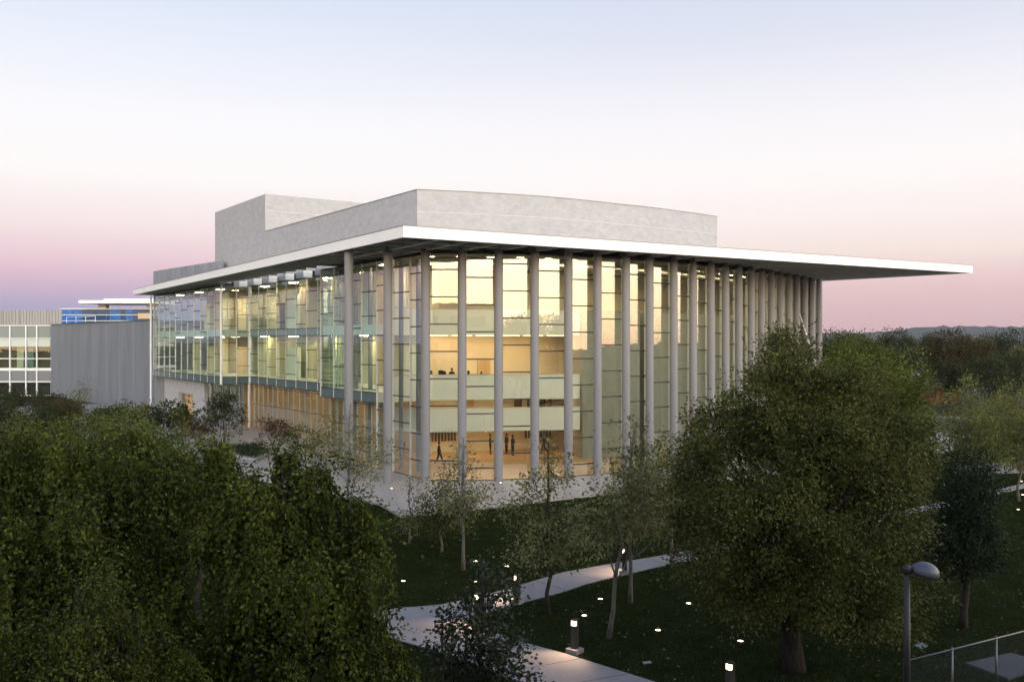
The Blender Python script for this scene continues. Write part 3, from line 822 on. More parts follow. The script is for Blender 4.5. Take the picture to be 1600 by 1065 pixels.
# ================================================================== neighbouring buildings, left
def ribbed_wall(name, p, q, z0, z1a, z1b, m, parent, pitch=0.42, label=None, th=0.4):
    p = Vector((p[0], p[1], 0)); q = Vector((q[0], q[1], 0)); d = q - p; l = d.length; d.normalize(); n = Vector((d.y, -d.x, 0))
    mb_ = MB()
    a, b = p - n * th, q - n * th
    vs = [(p.x, p.y, z0), (q.x, q.y, z0), (q.x, q.y, z1b), (p.x, p.y, z1a), (a.x, a.y, z0), (b.x, b.y, z0), (b.x, b.y, z1b), (a.x, a.y, z1a)]
    mb_.add(vs, [(0, 1, 2, 3), (5, 4, 7, 6), (3, 2, 6, 7), (0, 4, 5, 1), (1, 5, 6, 2), (4, 0, 3, 7)])
    k = 0.1
    rr = random.Random(5)
    while k < l:
        u = k / l; c = p + d * k + n * 0.05; zz = z1a + (z1b - z1a) * u
        mb_.box((c.x, c.y, (z0 + zz) / 2), (0.07, 0.12, zz - z0 - 0.01), (d, n, (0, 0, 1)))
        k += pitch * rr.choice([1, 1, 1, 0.6, 1.3])
    o = mb_.build(name, m, parent)
    if label: o['label'] = label
    return o
mh = empty('metal_clad_hall', (0, 0, 0)); tag(mh, 'windowless grey hall clad in ribbed zinc left of the glass wing', 'building')
pA = (-83.5, 168.0); pB = at(243.5, 131.5)
q1 = at(165, 146)
ribbed_wall('ribbed_wall', pA, q1, -0.2, 12.95, 12.95, M['ribbed'], mh)
ribbed_wall('ribbed_wall', q1, pB, -0.2, 12.95, 12.95, M['ribbed'], mh)
pC = (-30, 152)
ribbed_wall('ribbed_wall', pB, pC, -0.2, 12.95, 12.95, M['ribbed'], mh, pitch=0.5)
MB().prism([pA, q1, pB, pC, (-30, 185), (-83.5, 185)], 12.6, 12.8).build('roof', M['soffit'], mh)
cpp = MB(); cpp.bar(pA, q1, 0.5, 12.955, 13.02); cpp.bar(q1, pB, 0.5, 12.955, 13.02); cpp.build('coping', M['steel'], mh)
# railing on its roof
rl = MB()
ra = Vector((*at(104, 168), 12.8)); rb = Vector((*at(149, 162), 12.8))
for k in range(4):
    p = ra.lerp(rb, k / 3); rl.tube([(p.x, p.y, 12.8), (p.x, p.y, 14.35)], 0.04, 6)
for z in (13.6, 14.33): rl.tube([(ra.x, ra.y, z), (rb.x, rb.y, z)], 0.04, 6)
tag(rl.build('railing', M['white_metal']), 'small white tube railing on the roof of the zinc clad hall', 'railing')
# glazed classroom block far left
cb = empty('classroom_block', (-84, 168, 0)); tag(cb, 'low glazed block with white mullion grid at the left edge of the photo', 'building')
LX = [-40, 16, 41, 58, 84]
def lft(x, Y=168.0): return ((x - 800) / FPX * Y + 84, 0.0)
def zrow(y, Y=168.0): return EYE - (y - HZ) / FPX * Y
rows = [508.5, 528, 538.5, 542, 559.5, 574, 578.5, 594, 597, 617, 640]
Rz = [zrow(y) for y in rows]
mats_row = ['spandrel_teal', 'pale_band', None, 'room', 'glassdim', None, 'spandrel_grey', None, 'dark', 'dark']
bx0, bx1 = lft(-60)[0], lft(84)[0]
frame = MB()
mulx = [-12, 16, 41, 58, 83.5]
for x in mulx: frame.box((lft(x)[0], -0.08, (Rz[0] + -0.2) / 2), (0.22, 0.2, Rz[0] + 0.2))
frame.box(((bx0 + bx1) / 2, -0.1, Rz[0] + 0.06), (bx1 - bx0, 0.24, 0.16))
for y, h_ in ((528, .14), (559.5, .16), (576.2, .5), (595.5, .22), (617, .14)): frame.box(((bx0 + bx1) / 2, -0.09, zrow(y)), (bx1 - bx0, 0.22, h_))
frame.build('mullion_grid', M['white_metal'], cb)
edges = [-60] + mulx
for i in range(len(edges) - 1):
    xa, xb = lft(edges[i])[0] + 0.12, lft(edges[i + 1])[0] - 0.12
    for (y0, y1, m_, nm) in ((508.5, 527.5, 'spandrel_teal', 'spandrel'), (528.5, 541, 'pale_band', 'light_shelf'), (560, 574, 'glass_green', 'pane'), (541.3, 559, 'glass_green', 'pane'), (578.6, 594, 'spandrel_grey', 'spandrel'), (597, 616.5, 'glass', 'pane'), (617.6, 690, 'glass', 'pane')):
        z1, z0 = zrow(y0), max(zrow(y1), -0.1)
        MB().box(((xa + xb) / 2, 0.06, (z0 + z1) / 2), (xb - xa, 0.05, z1 - z0)).build(nm, M[m_], cb)
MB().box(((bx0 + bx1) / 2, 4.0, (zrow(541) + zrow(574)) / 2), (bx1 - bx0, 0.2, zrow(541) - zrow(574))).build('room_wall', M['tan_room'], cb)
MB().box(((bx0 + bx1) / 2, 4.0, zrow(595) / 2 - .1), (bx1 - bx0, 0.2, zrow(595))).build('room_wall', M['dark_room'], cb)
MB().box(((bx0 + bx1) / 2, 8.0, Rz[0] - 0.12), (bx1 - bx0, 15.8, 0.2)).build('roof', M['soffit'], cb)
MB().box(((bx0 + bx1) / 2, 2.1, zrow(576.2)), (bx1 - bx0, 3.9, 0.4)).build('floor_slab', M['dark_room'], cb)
for xx, m_ in ((-20, 'spandrel_teal'), (22, 'cream'), (38, 'spandrel_teal')):
    MB().box((lft(xx)[0], 2.2, (zrow(541) + zrow(574)) / 2), (1.2, 0.2, zrow(541) - zrow(574))).build('partition', M[m_], cb)
# upper zinc parapet behind it
up_w = ribbed_wall('rooftop_parapet', ( -115, 186), at(95, 183), 11.5, 16.1, 16.1, M['ribbed_warm'], None, pitch=0.6)
tag(up_w, 'pale ribbed zinc parapet wall above the classroom block', 'wall')
# blue glass pavilion behind
bp = empty('blue_glass_pavilion', at(95, 200) + (0,)); tag(bp, 'bright blue glass penthouse under thin white roof planes', 'building')
bx = at(95, 200)
def bpl(x, Y=200.0): return (x - 95) / FPX * Y
def bz(y, Y=200.0): return EYE - (y - HZ) / FPX * Y
cuts = [95.5, 128, 166, 172, 188, 197, 207, 245]
bm_ = ['blue_glass', 'blue_dark', 'blue_dark', 'blue_glass', 'blue_dark', 'blue_glass', 'blue_dark']
for i in range(len(cuts) - 1):
    x0, x1 = bpl(cuts[i]) + .04, bpl(cuts[i + 1]) - .04
    for y0, y1 in ((482.5, 490.7), (491.7, 500), (501, 520)):
        MB().box(((x0 + x1) / 2, 0, (bz(y0) + bz(y1)) / 2), (x1 - x0, 0.12, bz(y0) - bz(y1))).build('pane', M[bm_[i]], bp)
fr_ = MB()
for y in (482, 491.2, 500.5): fr_.box((bpl(170), -0.06, bz(y)), (bpl(245), 0.2, 0.13))
fr_.build('mullion_grid', M['white_metal'], bp)
MB().box((bpl(170), 6, bz(520) / 2 - .2), (bpl(245), 11.8, bz(520))).build('base', M['soffit'], bp)
MB().box((bpl(170), 6.1, bz(481.3)), (bpl(245), 12, 0.12)).build('roof', M['soffit'], bp)
rf = MB(); x0, x1 = bpl(132.5), bpl(255)
rf.prism([(x0, -3), (x1, -3), (x1, 8), (x0 + 2, 8)], bz(474.2), bz(469.3)); rf.build('canopy_roof', M['white_metal'], bp)
rf = MB(); x0, x1 = bpl(159), bpl(255)
rf.prism([(x0, 1), (x1, 1), (x1, 9), (x0 + 2, 9)], bz(469.1), bz(465.5)); rf.build('canopy_roof', M['white_metal'], bp)
for xx, ww in ((157, 1.7), (236, 2.5)): MB().box((bpl(xx), 1.5, (bz(474.3) + bz(481.2)) / 2), (ww, 1.7, bz(474.3) - bz(481.2))).build('roof_post', M['beam'], bp)
MB().box((bpl(226), -0.12, bz(493)), (bpl(95 + 20), 0.1, 1.2)).build('tan_opening', M['warm_wall'], bp)  # solid tan panel in front of the blue panes
# ribbed plant screen on the hall roof
ps = ribbed_wall('plant_screen', at(240.5, 143), at(345, 124.5), 16.0, 20.75, 20.75, M['ribbed'], None, pitch=0.55)
tag(ps, 'ribbed metal plant screen on the hall roof left of the fly tower', 'screen')

# ---- unseen block added behind the camera, sized to shade the near lawn
pb = empty('shade_block', (-16, -13.5, 0)); tag(pb, 'plain flat roofed block added behind the photographer to shade the near lawn, mirrored in the front glass', 'building')
MB().box((0, 0, 7.6), (88, 22, 15.2)).build('wall', M['concrete'], pb)
MB().box((0, 0, 15.3), (88.6, 22.6, .19)).build('roof', M['soffit'], pb)
for k in range(17):
    for z in (2.0, 5.6, 9.2, 12.8): MB().box((-40 + k * 5, 11.03, z), (3.2, .08, 1.7)).build('window', M['blue_dark'], pb)

# ================================================================== vegetation
def unit(a): return a / np.maximum(np.linalg.norm(a, axis=-1, keepdims=True), 1e-9)
def leaf_mesh(name, P, D, size, m, wr=0.5, g_=rng):
    """one folded diamond leaf per point P, pointing along D"""
    n = len(P)
    D = unit(D); rnd = unit(g_.normal(size=(n, 3)))
    W = unit(np.cross(D, rnd)); Nn = np.cross(D, W)
    s = (size * g_.uniform(0.65, 1.3, n))[:, None]
    V = np.empty((n, 4, 3))
    V[:, 0] = P; V[:, 1] = P + D * s * 0.45 + W * s * wr * 0.5 + Nn * s * 0.10
    V[:, 2] = P + D * s; V[:, 3] = P + D * s * 0.45 - W * s * wr * 0.5 + Nn * s * 0.10
    Q = np.arange(n * 4).reshape(n, 4)
    return fast_mesh(name, V.reshape(-1, 3), Q, M[m])
def sphere_dirs(n, g_, up=-0.35):
    d = unit(g_.normal(size=(n * 3, 3))); d = d[d[:, 2] > up][:n]
    while len(d) < n: d = np.concatenate([d, d])[:n]
    return d
def lumpy(P, seed, f=1.5):
    """smooth random field: where it is low the crown opens into a hollow"""
    g_ = np.random.default_rng(seed + 999); v = np.zeros(len(P))
    for k in range(6):
        w = unit(g_.normal(size=3)) * f * g_.uniform(.7, 1.8); v += np.sin(P @ w + g_.uniform(0, 6.28))
    return v / 2.4
def lobed_crown(name, lobes, clusters, per, csize, leaf, m, seed, droop=0.3, wr=0.5, up=-0.45, fill=0.25, hollow=0.58):
    """lobes: (x,y,z,rx,rz). Leaves gather in small clumps on the lobes' shells, with gaps between"""
    g_ = np.random.default_rng(seed); P = []; D = []; tips = []
    tot = sum(l[3] ** 2 for l in lobes)
    for (x, y, z, rx, rz) in lobes:
        k = max(4, int(clusters * rx ** 2 / tot))
        d = sphere_dirs(k, g_, up)
        rad = np.where(g_.random(k) < fill, g_.uniform(0.35, 0.8, k), g_.uniform(0.78, 1.22, k))[:, None]
        c = np.array([x, y, z]) + d * rad * np.array([rx, rx, rz])
        if hollow > 0:
            lv = lumpy(c, seed, 1.5 / max(.5, csize * 4)); kp = lv > -1 + hollow; c = c[kp]; d = d[kp]; k = len(c)
            if k < 3: continue
            c = c + d * (lv[kp] * csize * 1.1)[:, None]
        tips.append(c[:3])
        cs = csize * g_.uniform(0.5, 1.6, (k, 1, 1))
        off = g_.normal(size=(k, per, 3)) * cs * np.array([1, 1, 0.75])
        pp = c[:, None, :] + off
        dd = unit(off) * 0.8 + d[:, None, :] * 0.5 + g_.normal(size=(k, per, 3)) * 0.45; dd[..., 2] -= droop
        P.append(pp.reshape(-1, 3)); D.append(dd.reshape(-1, 3))
    P = np.concatenate(P); D = np.concatenate(D)
    P[:, 2] = np.maximum(P[:, 2], 0.05)
    return leaf_mesh(name, P, D, leaf, m, wr, g_), np.concatenate(tips)
def weeping_crown(name, lobes, strands, length, step, leaf, m, seed, zmin=0.3):
    """arching boughs end in umbrellas of hanging strands; dark gaps stay between the tresses"""
    g_ = np.random.default_rng(seed); P = []; D = []; lines = []; boughs = []
    tot = sum(l[3] ** 2 for l in lobes)
    for (x, y, z, rx, rz) in lobes:
        k = max(5, int(strands / 25 * rx ** 2 / tot))
        d = sphere_dirs(k, g_, -0.25)
        ce = np.array([x, y, z]) + d * g_.uniform(0.55, 1.3, (k, 1)) * np.array([rx, rx, rz])
        lv = lumpy(ce, seed, 1.6)
        for i in range(k):
            if lv[i] < -0.45: continue
            o = np.array([d[i, 0], d[i, 1], 0.0]); c0 = ce[i]
            boughs.append(((x, y, z), c0))
            ns = int(g_.integers(18, 34)); br = g_.uniform(0.22, 0.5); L0 = g_.uniform(0.3, 1.0) * length
            for j in range(ns):
                th = g_.uniform(0, 6.283); rr = br * math.sqrt(g_.random())
                st = c0 + np.array([math.cos(th) * rr, math.sin(th) * rr, -rr * 0.7])
                L_ = L0 * g_.uniform(0.45, 1.1); n = int(L_ / step)
                if n < 3: continue
                u = np.arange(n) * step
                sway = g_.normal(size=2) * 0.05
                pts = st + np.outer(np.sin(np.minimum(u * 1.6, 1.57)), o * 0.22 + np.array([math.cos(th), math.sin(th), 0]) * 0.12)
                pts[:, 2] -= u * 0.97
                pts[:, 0] += sway[0] * u; pts[:, 1] += sway[1] * u
                pts = pts[pts[:, 2] > zmin]
                if len(pts) < 3: continue
                if j % 5 == 0: lines.append(pts[::6])
                keep = g_.random(len(pts)) < 0.9
                pts = pts[keep]
                pts = np.repeat(pts, 2, axis=0) + g_.normal(size=(len(pts) * 2, 3)) * 0.05
                dd = g_.normal(size=pts.shape) * 0.5 + o * 0.3; dd[:, 2] -= 0.8
                P.append(pts); D.append(dd)
            # leafy top of the umbrella
            off = g_.normal(size=(90, 3)) * np.array([br, br, 0.12]) * 0.9
            dd = unit(off) * 0.9 + g_.normal(size=off.shape) * 0.3; dd[:, 2] -= 0.25
            P.append(c0 + off + np.array([0, 0, 0.04])); D.append(dd)
    for (a_, b_) in boughs[::2]:
        a_ = np.array(a_); mid = (a_ + b_) / 2 + np.array([0, 0, 0.25]); lines.append(np.array([a_, mid, b_]))
    return leaf_mesh(name, np.concatenate(P), np.concatenate(D), leaf, m, 0.55, g_), lines
def curvy(a, b, rnd, k=5, amp=0.08, sag=0.0):
    a = Vector(a); b = Vector(b); l = (b - a).length; out = []
    for i in range(k + 1):
        t = i / k; p = a.lerp(b, t)
        j = math.sin(math.pi * t) * amp * l
        p += Vector((rnd.uniform(-j, j), rnd.uniform(-j, j), rnd.uniform(-j, j) * 0.5 + sag * l * math.sin(math.pi * t)))
        out.append(p)
    return out
def trunk_mesh(name, h, r, lobes, m, seed, lean=(0, 0), base=0.35, limb_r=0.35, tips=None, lines=()):
    rd = random.Random(seed); mb_ = MB()
    top = Vector((lean[0], lean[1], h))
    ax = curvy((0, 0, -0.15), top, rd, 7, 0.03)
    ax[0] = Vector((0, 0, -0.15))
    mb_.tube(ax, [r * (1.35 if i == 0 else 1.0) * (1 - 0.75 * i / 7) + 0.012 for i in range(8)], 8)
    for (x, y, z, rx, rz) in lobes:
        t = min(0.95, max(base, (z - rx * 0.7) / max(h, .1) * 0.75)) * rd.uniform(0.8, 1.0)
        s = Vector((0, 0, 0)).lerp(top, t)
        rr = r * (1 - 0.7 * t) * limb_r * 1.6
        pts = curvy(s, (x, y, z), rd, 5, 0.09, 0.05)
        mb_.tube(pts, [max(0.008, rr * (1 - 0.8 * i / 5)) for i in range(6)], 6)
        for _ in range(4):
            e = Vector((x, y, z)) + Vector((rd.uniform(-1, 1) * rx, rd.uniform(-1, 1) * rx, rd.uniform(-.3, 1) * rz)) * 0.85
            mb_.tube(curvy(pts[3], e, rd, 4, 0.1), [max(0.006, rr * .4 * (1 - .8 * i / 4)) for i in range(5)], 5, False)
    if tips is not None:
        for p in tips[::2]:
            l = min(lobes, key=lambda q: (q[0] - p[0]) ** 2 + (q[1] - p[1]) ** 2 + (q[2] - p[2]) ** 2)
            mb_.tube(curvy((l[0], l[1], l[2]), p, rd, 3, 0.08), [0.018, 0.014, 0.01, 0.006], 4, False)
    for ln in lines:
        if len(ln) > 2: mb_.tube([Vector(p) for p in ln], 0.008, 3, False)
    return mb_.mesh(name, M[m])
def tree(name, loc, trunk, crown, label, cat='tree', group=None, rz=0, sc=1.0, z=0.0):
    o = empty(name, (loc[0], loc[1], z), rz); o.scale = (sc, sc, sc) if not hasattr(sc, '__len__') else sc
    inst('trunk', trunk, o); inst('crown', crown, o)
    tag(o, label, cat, group); return o

# ---- big weeping trees, left foreground
def weep(loc, lobes, h, strands, length, seed, label, leaf=0.098):
    c, lines = weeping_crown('crown', lobes, strands, length, 0.05, leaf, 'leaf_weep', seed)
    t = trunk_mesh('trunk', h, 0.22, lobes, 'bark', seed, lines=lines)
    return tree('weeping_tree', loc, t, c, label, group='weeping trees filling the left foreground')
weep((-10.4, 22.0), [(0.6, 0.6, 7.2, 1.4, 1.1), (-2.0, 0.6, 6.9, 1.6, 1.1), (2.4, 0.6, 6.8, 1.2, 1.0), (0, 0, 6.9, 1.7, 1.2), (-3.8, 0.4, 6.5, 1.6, 1.2), (2.0, -0.6, 6.2, 1.5, 1.2), (0.6, -2.0, 5.6, 1.7, 1.3), (-1.6, -1.9, 5.5, 1.7, 1.3), (-3.7, -0.8, 5.4, 1.5, 1.2), (0, 1.6, 6.1, 1.6, 1.2), (3.0, .4, 5.0, 1.2, 1.1), (1.5, -1.9, 4.3, 1.5, 1.2), (-.6, -2.6, 4.0, 1.6, 1.2), (-2.6, -2.2, 4.0, 1.5, 1.2), (2.7, -.9, 3.6, 1.2, 1.1)], 6.2, 3700, 2.4, 11,
     'dense dark green weeping tree filling the lower left corner')
weep((-4.75, 20.3), [(-.3, 0, 6.9, .8, .9), (-.2, 0, 6.5, .95, 1.0), (0.8, 0.0, 5.8, 1.1, 1.0), (-0.9, -0.3, 5.7, 1.1, 1.1), (0.2, -1.0, 5.0, 1.2, 1.1), (0.3, 0.9, 5.4, 1.2, 1.1), (1.35, -0.3, 4.7, 1.05, 1.0), (-1.4, 0.3, 4.9, 1.0, 1.0), (.9, -1.1, 3.9, 1.1, 1.0), (-.5, -1.3, 3.7, 1.1, 1.0), (1.5, -.2, 3.3, .95, 1.0)], 5.6, 2200, 2.1, 12,
     'weeping tree with drooping leafy strands, its right edge overhanging the path bend')
weep((-7.7, 16.4), [(0, 0, 5.2, .8, .8), (-1.0, -0.2, 4.7, .9, .8), (0.9, -0.2, 4.5, .9, .8), (0, 0.7, 4.7, .9, .8), (0.3, -.9, 4.0, .9, .8), (-.8, -.8, 3.7, .9, .8)], 4.6, 1000, 1.8, 13,
     'lowest weeping tree, in front between the two larger ones', leaf=0.07)

# ---- broadleaf trees just behind them
def broad(name, loc, lobes, h, r, clusters, per, csize, leaf, m, seed, label, group=None, lean=(0, 0), bark='bark', droop=0.3, fill=0.25, wr=0.5, up=-0.45, base=.35):
    c, tips = lobed_crown('crown', lobes, clusters, per, csize, leaf, m, seed, droop, wr, up, fill)
    t = trunk_mesh('trunk', h, r, lobes, bark, seed, lean, tips=tips, base=base)
    return tree(name, loc, t, c, label, group=group)
broad('broadleaf_tree', at(222, 33), [(0, 0, 6.6, 1.1, 1.0), (-.9, 0, 5.8, 1.2, 1.0), (.9, .2, 5.9, 1.2, 1.0), (0, -.8, 5.2, 1.3, 1.0), (1.7, -.2, 5.0, 1.1, .9), (-1.7, -.3, 4.9, 1.1, .9)], 6.0, 0.14, 620, 38, 0.19, 0.11, 'leaf_light', 21, 'light green broadleaf tree rising behind the weeping trees, below the zinc clad hall')
broad('broadleaf_tree', at(52, 36), [(0, 0, 6.0, 1.2, 1.0), (-1.0, 0, 5.2, 1.2, 1.0), (1.2, .2, 5.2, 1.3, 1.0), (0, -.8, 4.6, 1.3, 1.0)], 5.6, 0.14, 560, 38, 0.20, 0.11, 'leaf_oak', 22, 'olive broadleaf tree near the left edge below the classroom block')
broad('broadleaf_tree', at(310, 31), [(0, 0, 5.6, .8, .8), (-.7, 0, 5.0, .9, .8), (.6, .2, 4.8, .9, .8), (0, -.5, 4.2, 1.1, .9), (-1.2, 0, 4.0, .9, .8)], 5.2, 0.11, 360, 34, 0.18, 0.10, 'leaf_oak', 24, 'small olive tree between the two weeping trees and the plaza')
broad('broadleaf_tree', at(140, 42), [(0, 0, 5.5, 1.3, 1.0), (-1.4, 0, 4.9, 1.4, 1.0), (1.4, .2, 4.7, 1.4, 1.0), (0, -.8, 4.1, 1.6, 1.1), (2.6, 0, 3.9, 1.3, 1.0), (-2.6, 0, 3.9, 1.3, 1.0)], 5.2, 0.14, 640, 34, 0.22, 0.12, 'leaf_weep', 25, 'mid green tree below the middle of the zinc clad wall')
broad('broadleaf_tree', at(14, 74), [(0, 0, 4.6, 1.5, 1.0), (-1.8, 0, 4.0, 1.6, 1.1), (1.9, .2, 3.9, 1.6, 1.0), (0, -.8, 2.8, 2.0, 1.2), (3.0, 0, 2.6, 1.5, 1.1)], 4.6, 0.14, 420, 34, 0.28, 0.17, 'leaf_far', 26, 'dark bushy tree at the left edge below the glazed block')
broad('broadleaf_tree', at(92, 78), [(0, 0, 4.0, 1.3, .9), (-1.4, 0, 3.3, 1.4, 1.0), (1.5, .2, 3.2, 1.4, 1.0), (0, -.8, 2.2, 1.7, 1.1)], 3.8, 0.12, 300, 34, 0.28, 0.17, 'leaf_brown', 27, 'brownish bushy tree at the foot of the zinc wall corner')
broad('sapling', at(124, 92), [(0, 0, 5.2, .6, .9), (.2, 0, 4.2, .8, .8), (-.3, 0, 3.4, .9, .8)], 5.2, 0.06, 70, 18, 0.22, 0.16, 'leaf_airy', 23, 'thin sapling standing against the zinc clad wall')
# ---- hedge and shrubs near the left buildings
def shrub(name, loc, r, h, m, seed, label, group=None, n=120, leaf=0.14, per=24):
    lobes = [(random.Random(seed + i).uniform(-.6, .6) * r, random.Random(seed + i + 9).uniform(-.6, .6) * r, h * random.Random(seed + i + 4).uniform(.45, .75), r * .6, h * .33) for i in range(6)]
    c, tips = lobed_crown('foliage', lobes, n, per, r * 0.10, leaf, m, seed, 0.0, .5, -0.8)
    st = MB(); rd = random.Random(seed)
    for l in lobes: st.tube(curvy((l[0] * .2, l[1] * .2, -.1), (l[0], l[1], l[2]), rd, 3, .08), [.035, .03, .02, .01], 5, False)
    o = empty(name, (loc[0], loc[1], 0)); inst('stem', st.mesh('stem', M['bark']), o); inst('foliage', c, o)
    tag(o, label, 'shrub', group); return o
hx = [(-20, 138, 3.2, 2.9, 'leaf_far'), (14, 136, 3.4, 3.1, 'leaf_far'), (46, 134, 3.2, 2.7, 'leaf_brown'), (76, 128, 2.8, 2.6, 'leaf_far'), (104, 120, 2.4, 2.0, 'leaf_red'), (160, 110, 2.6, 1.9, 'leaf_oak'), (190, 104, 2.4, 2.3, 'leaf_dark'), (232, 100, 2.6, 2.8, 'leaf_oak'), (268, 98, 2.4, 3.1, 'leaf_dark'), (292, 96, 2.0, 3.0, 'leaf_oak')]
hl = ['dark hedge shrub at the far left edge before the glazed block', 'second dark shrub from the left before the glazed block', 'brownish shrub before the glazed block', 'dark shrub at the foot of the zinc wall corner', 'russet shrub at the foot of the zinc wall',
      'olive shrub at the foot of the zinc wall', 'dark green shrub below the middle of the zinc wall', 'olive shrub near the white corner post', 'dark bushy shrub right of the white corner post', 'tall olive shrub before the concrete base wall']
for i, (x, Y, r_, h_, m_) in enumerate(hx): shrub('shrub', at(x, Y), r_, h_, m_, 40 + i, hl[i], n=110, leaf=0.28, per=22)
shrub('shrub', at(350, 90), 1.9, 5.2, 'leaf_far', 60, 'tall dark bamboo like shrub before the ground floor glazing', n=170, leaf=0.20)
shrub('shrub', at(430, 84), 1.8, 2.9, 'leaf_red', 61, 'russet leaved shrub before the orange wood wall', n=90, leaf=0.20)
shrub('shrub', at(478, 77), 1.6, 2.9, 'leaf_oak', 62, 'olive shrub before the ground floor glazing right of the russet one', n=90, leaf=0.18)
shrub('shrub', at(312, 88), 1.5, 2.6, 'leaf_red', 63, 'reddish shrub beside the entrance door', n=80, leaf=0.18)
# planting bed, bench and bin on the left plaza
bed = MB().prism([px(345, 703), px(405, 700), px(425, 712), px(400, 722), px(372, 717)], 0.1, 0.35).build('planting_bed', M['kerb'])
tag(bed, 'low ground cover bed on the plaza left of the columns', 'planter')
gp = np.array([px(345, 703), px(405, 700), px(425, 712), px(400, 722), px(372, 717)])
cen = gp.mean(0); w_ = rng.dirichlet(np.ones(5), 5200); pp = w_ @ gp; pp = cen + (pp - cen) * 1.25
c_ = leaf_mesh('ground_cover', np.c_[pp, 0.3 + rng.random(len(pp)) * 0.35], rng.normal(size=(len(pp), 3)) + [0, 0, .6], 0.16, 'hedge')
inst('ground_cover', c_, bed)['kind'] = 'stuff'
bc = px(415, 694); b_ = MB(); b_.box((bc[0], bc[1], 0.50), (4.2, 0.55, 0.14), (Vector((.94, .34, 0)), Vector((-.34, .94, 0)), (0, 0, 1)))
bo = b_.build('plaza_bench', M['plaza']); tag(bo, 'long stone bench beside the planting bed', 'bench')
for k in (-1.5, 1.5): MB().box((bc[0] + .94 * k, bc[1] + .34 * k, 0.275), (0.35, 0.45, 0.31)).build('leg', M['kerb'], bo)
bn = px(333, 706); lb = empty('litter_bin', (bn[0], bn[1], PZ)); tag(lb, 'dark round litter bin on the left plaza', 'bin')
MB().lathe([(0, 0), (.36, 0), (.40, .95), (.36, .98), (.30, .98)], n=18).build('bin_body', M['dark_metal'], lb)
MB().lathe([(.41, .99), (.41, 1.04), (.18, 1.16), (.17, 1.10), (.38, .99)], n=18).build('bin_lid', M['steel'], lb)

# ---- young trees on the lawn
def young(x, Y, top, lobes, seed, label, clusters=150, per=13, m='leaf_young', lean=(0, 0), r=0.07, leaf=0.14, bark='bark_pale', cs=0.2):
    loc = at(x, Y); sc_ = lobes
    return broad('young_tree', loc, lobes, top * .96, r, int(clusters * 1.5), int(per * 1.0), cs, leaf, m, seed, label, 'young trees on the lawn', lean, bark, droop=0.35, fill=0.55, up=-0.8, base=.3)
young(548, 47, 7.1, [(0, 0, 6.3, .7, .8), (.8, 0, 5.3, 1.0, .8), (-.9, .2, 5.2, 1.1, .8), (1.5, -.3, 4.3, 1.0, .7), (-1.6, 0, 4.2, 1.0, .7), (0, .4, 4.2, 1.1, .8), (.4, -.6, 3.3, 1.1, .7)], 71, 'sparse young tree before the freestanding corner columns', 190)
young(640, 46, 3.4, [(0, 0, 2.8, .4, .5), (.3, 0, 2.1, .5, .5), (-.4, 0, 1.6, .6, .5), (.1, 0, 1.0, .8, .5)], 72, 'small thin sapling at the plaza corner', 50, 12, r=.04)
young(724, 40.5, 6.0, [(0, 0, 5.4, .35, .6), (.25, 0, 4.6, .6, .6), (-.4, .1, 4.0, .7, .6), (.6, 0, 3.4, .8, .6), (-.8, 0, 3.0, .9, .6), (.1, .2, 2.7, .9, .6)], 73, 'slim young tree with pale trunk before the bright corner glass', 150)
young(857, 33.9, 6.6, [(0, 0, 5.9, .35, .6), (.3, 0, 5.1, .6, .7), (-.4, .1, 4.5, .8, .7), (.7, 0, 4.0, .9, .7), (-.9, 0, 3.6, .9, .6), (.2, .3, 3.1, 1.1, .7), (-.2, -.2, 2.3, 1.2, .6), (1.0, 0, 2.6, .8, .6)], 74, 'young tree in front of the plaza edge, left of the leaning one', 260, m='leaf_young', bark='bark')
young(950, 31.3, 7.6, [(.9, 0, 6.7, .4, .7), (.7, 0, 5.7, .6, .7), (1.3, .1, 5.0, .8, .7), (.2, 0, 4.6, .8, .6), (.8, .3, 3.9, .9, .7), (-.3, -.2, 3.5, .7, .6), (1.5, 0, 3.3, .8, .6)], 75, 'young tree with pale leaning trunk beside the lawn lights', 230, lean=(.9, 0))
young(985, 35.5, 6.2, [(.4, 0, 5.3, .5, .7), (.9, 0, 4.5, .8, .7), (.1, .1, 4.1, .8, .7), (1.4, 0, 3.5, .8, .7), (.5, .3, 3.0, 1.0, .7)], 76, 'leafy young tree behind the leaning one', 240, lean=(.3, 0))
young(1048, 41, 6.0, [(0, 0, 5.1, .6, .7), (-.5, 0, 4.3, .9, .8), (.5, .1, 4.0, .9, .7), (-1.0, 0, 3.2, .9, .7), (0, .3, 2.8, 1.2, .8)], 77, 'young tree left of the big dense tree', 260, m='leaf_oak')
young(690, 44, 3.6, [(-.3, 0, 2.6, .6, .6), (.3, 0, 2.2, .8, .5), (-.8, 0, 1.6, .9, .5), (.6, 0, 1.4, .9, .5)], 78, 'low airy shrub like tree behind the weeping tree', 150, m='leaf_oak', r=.05)
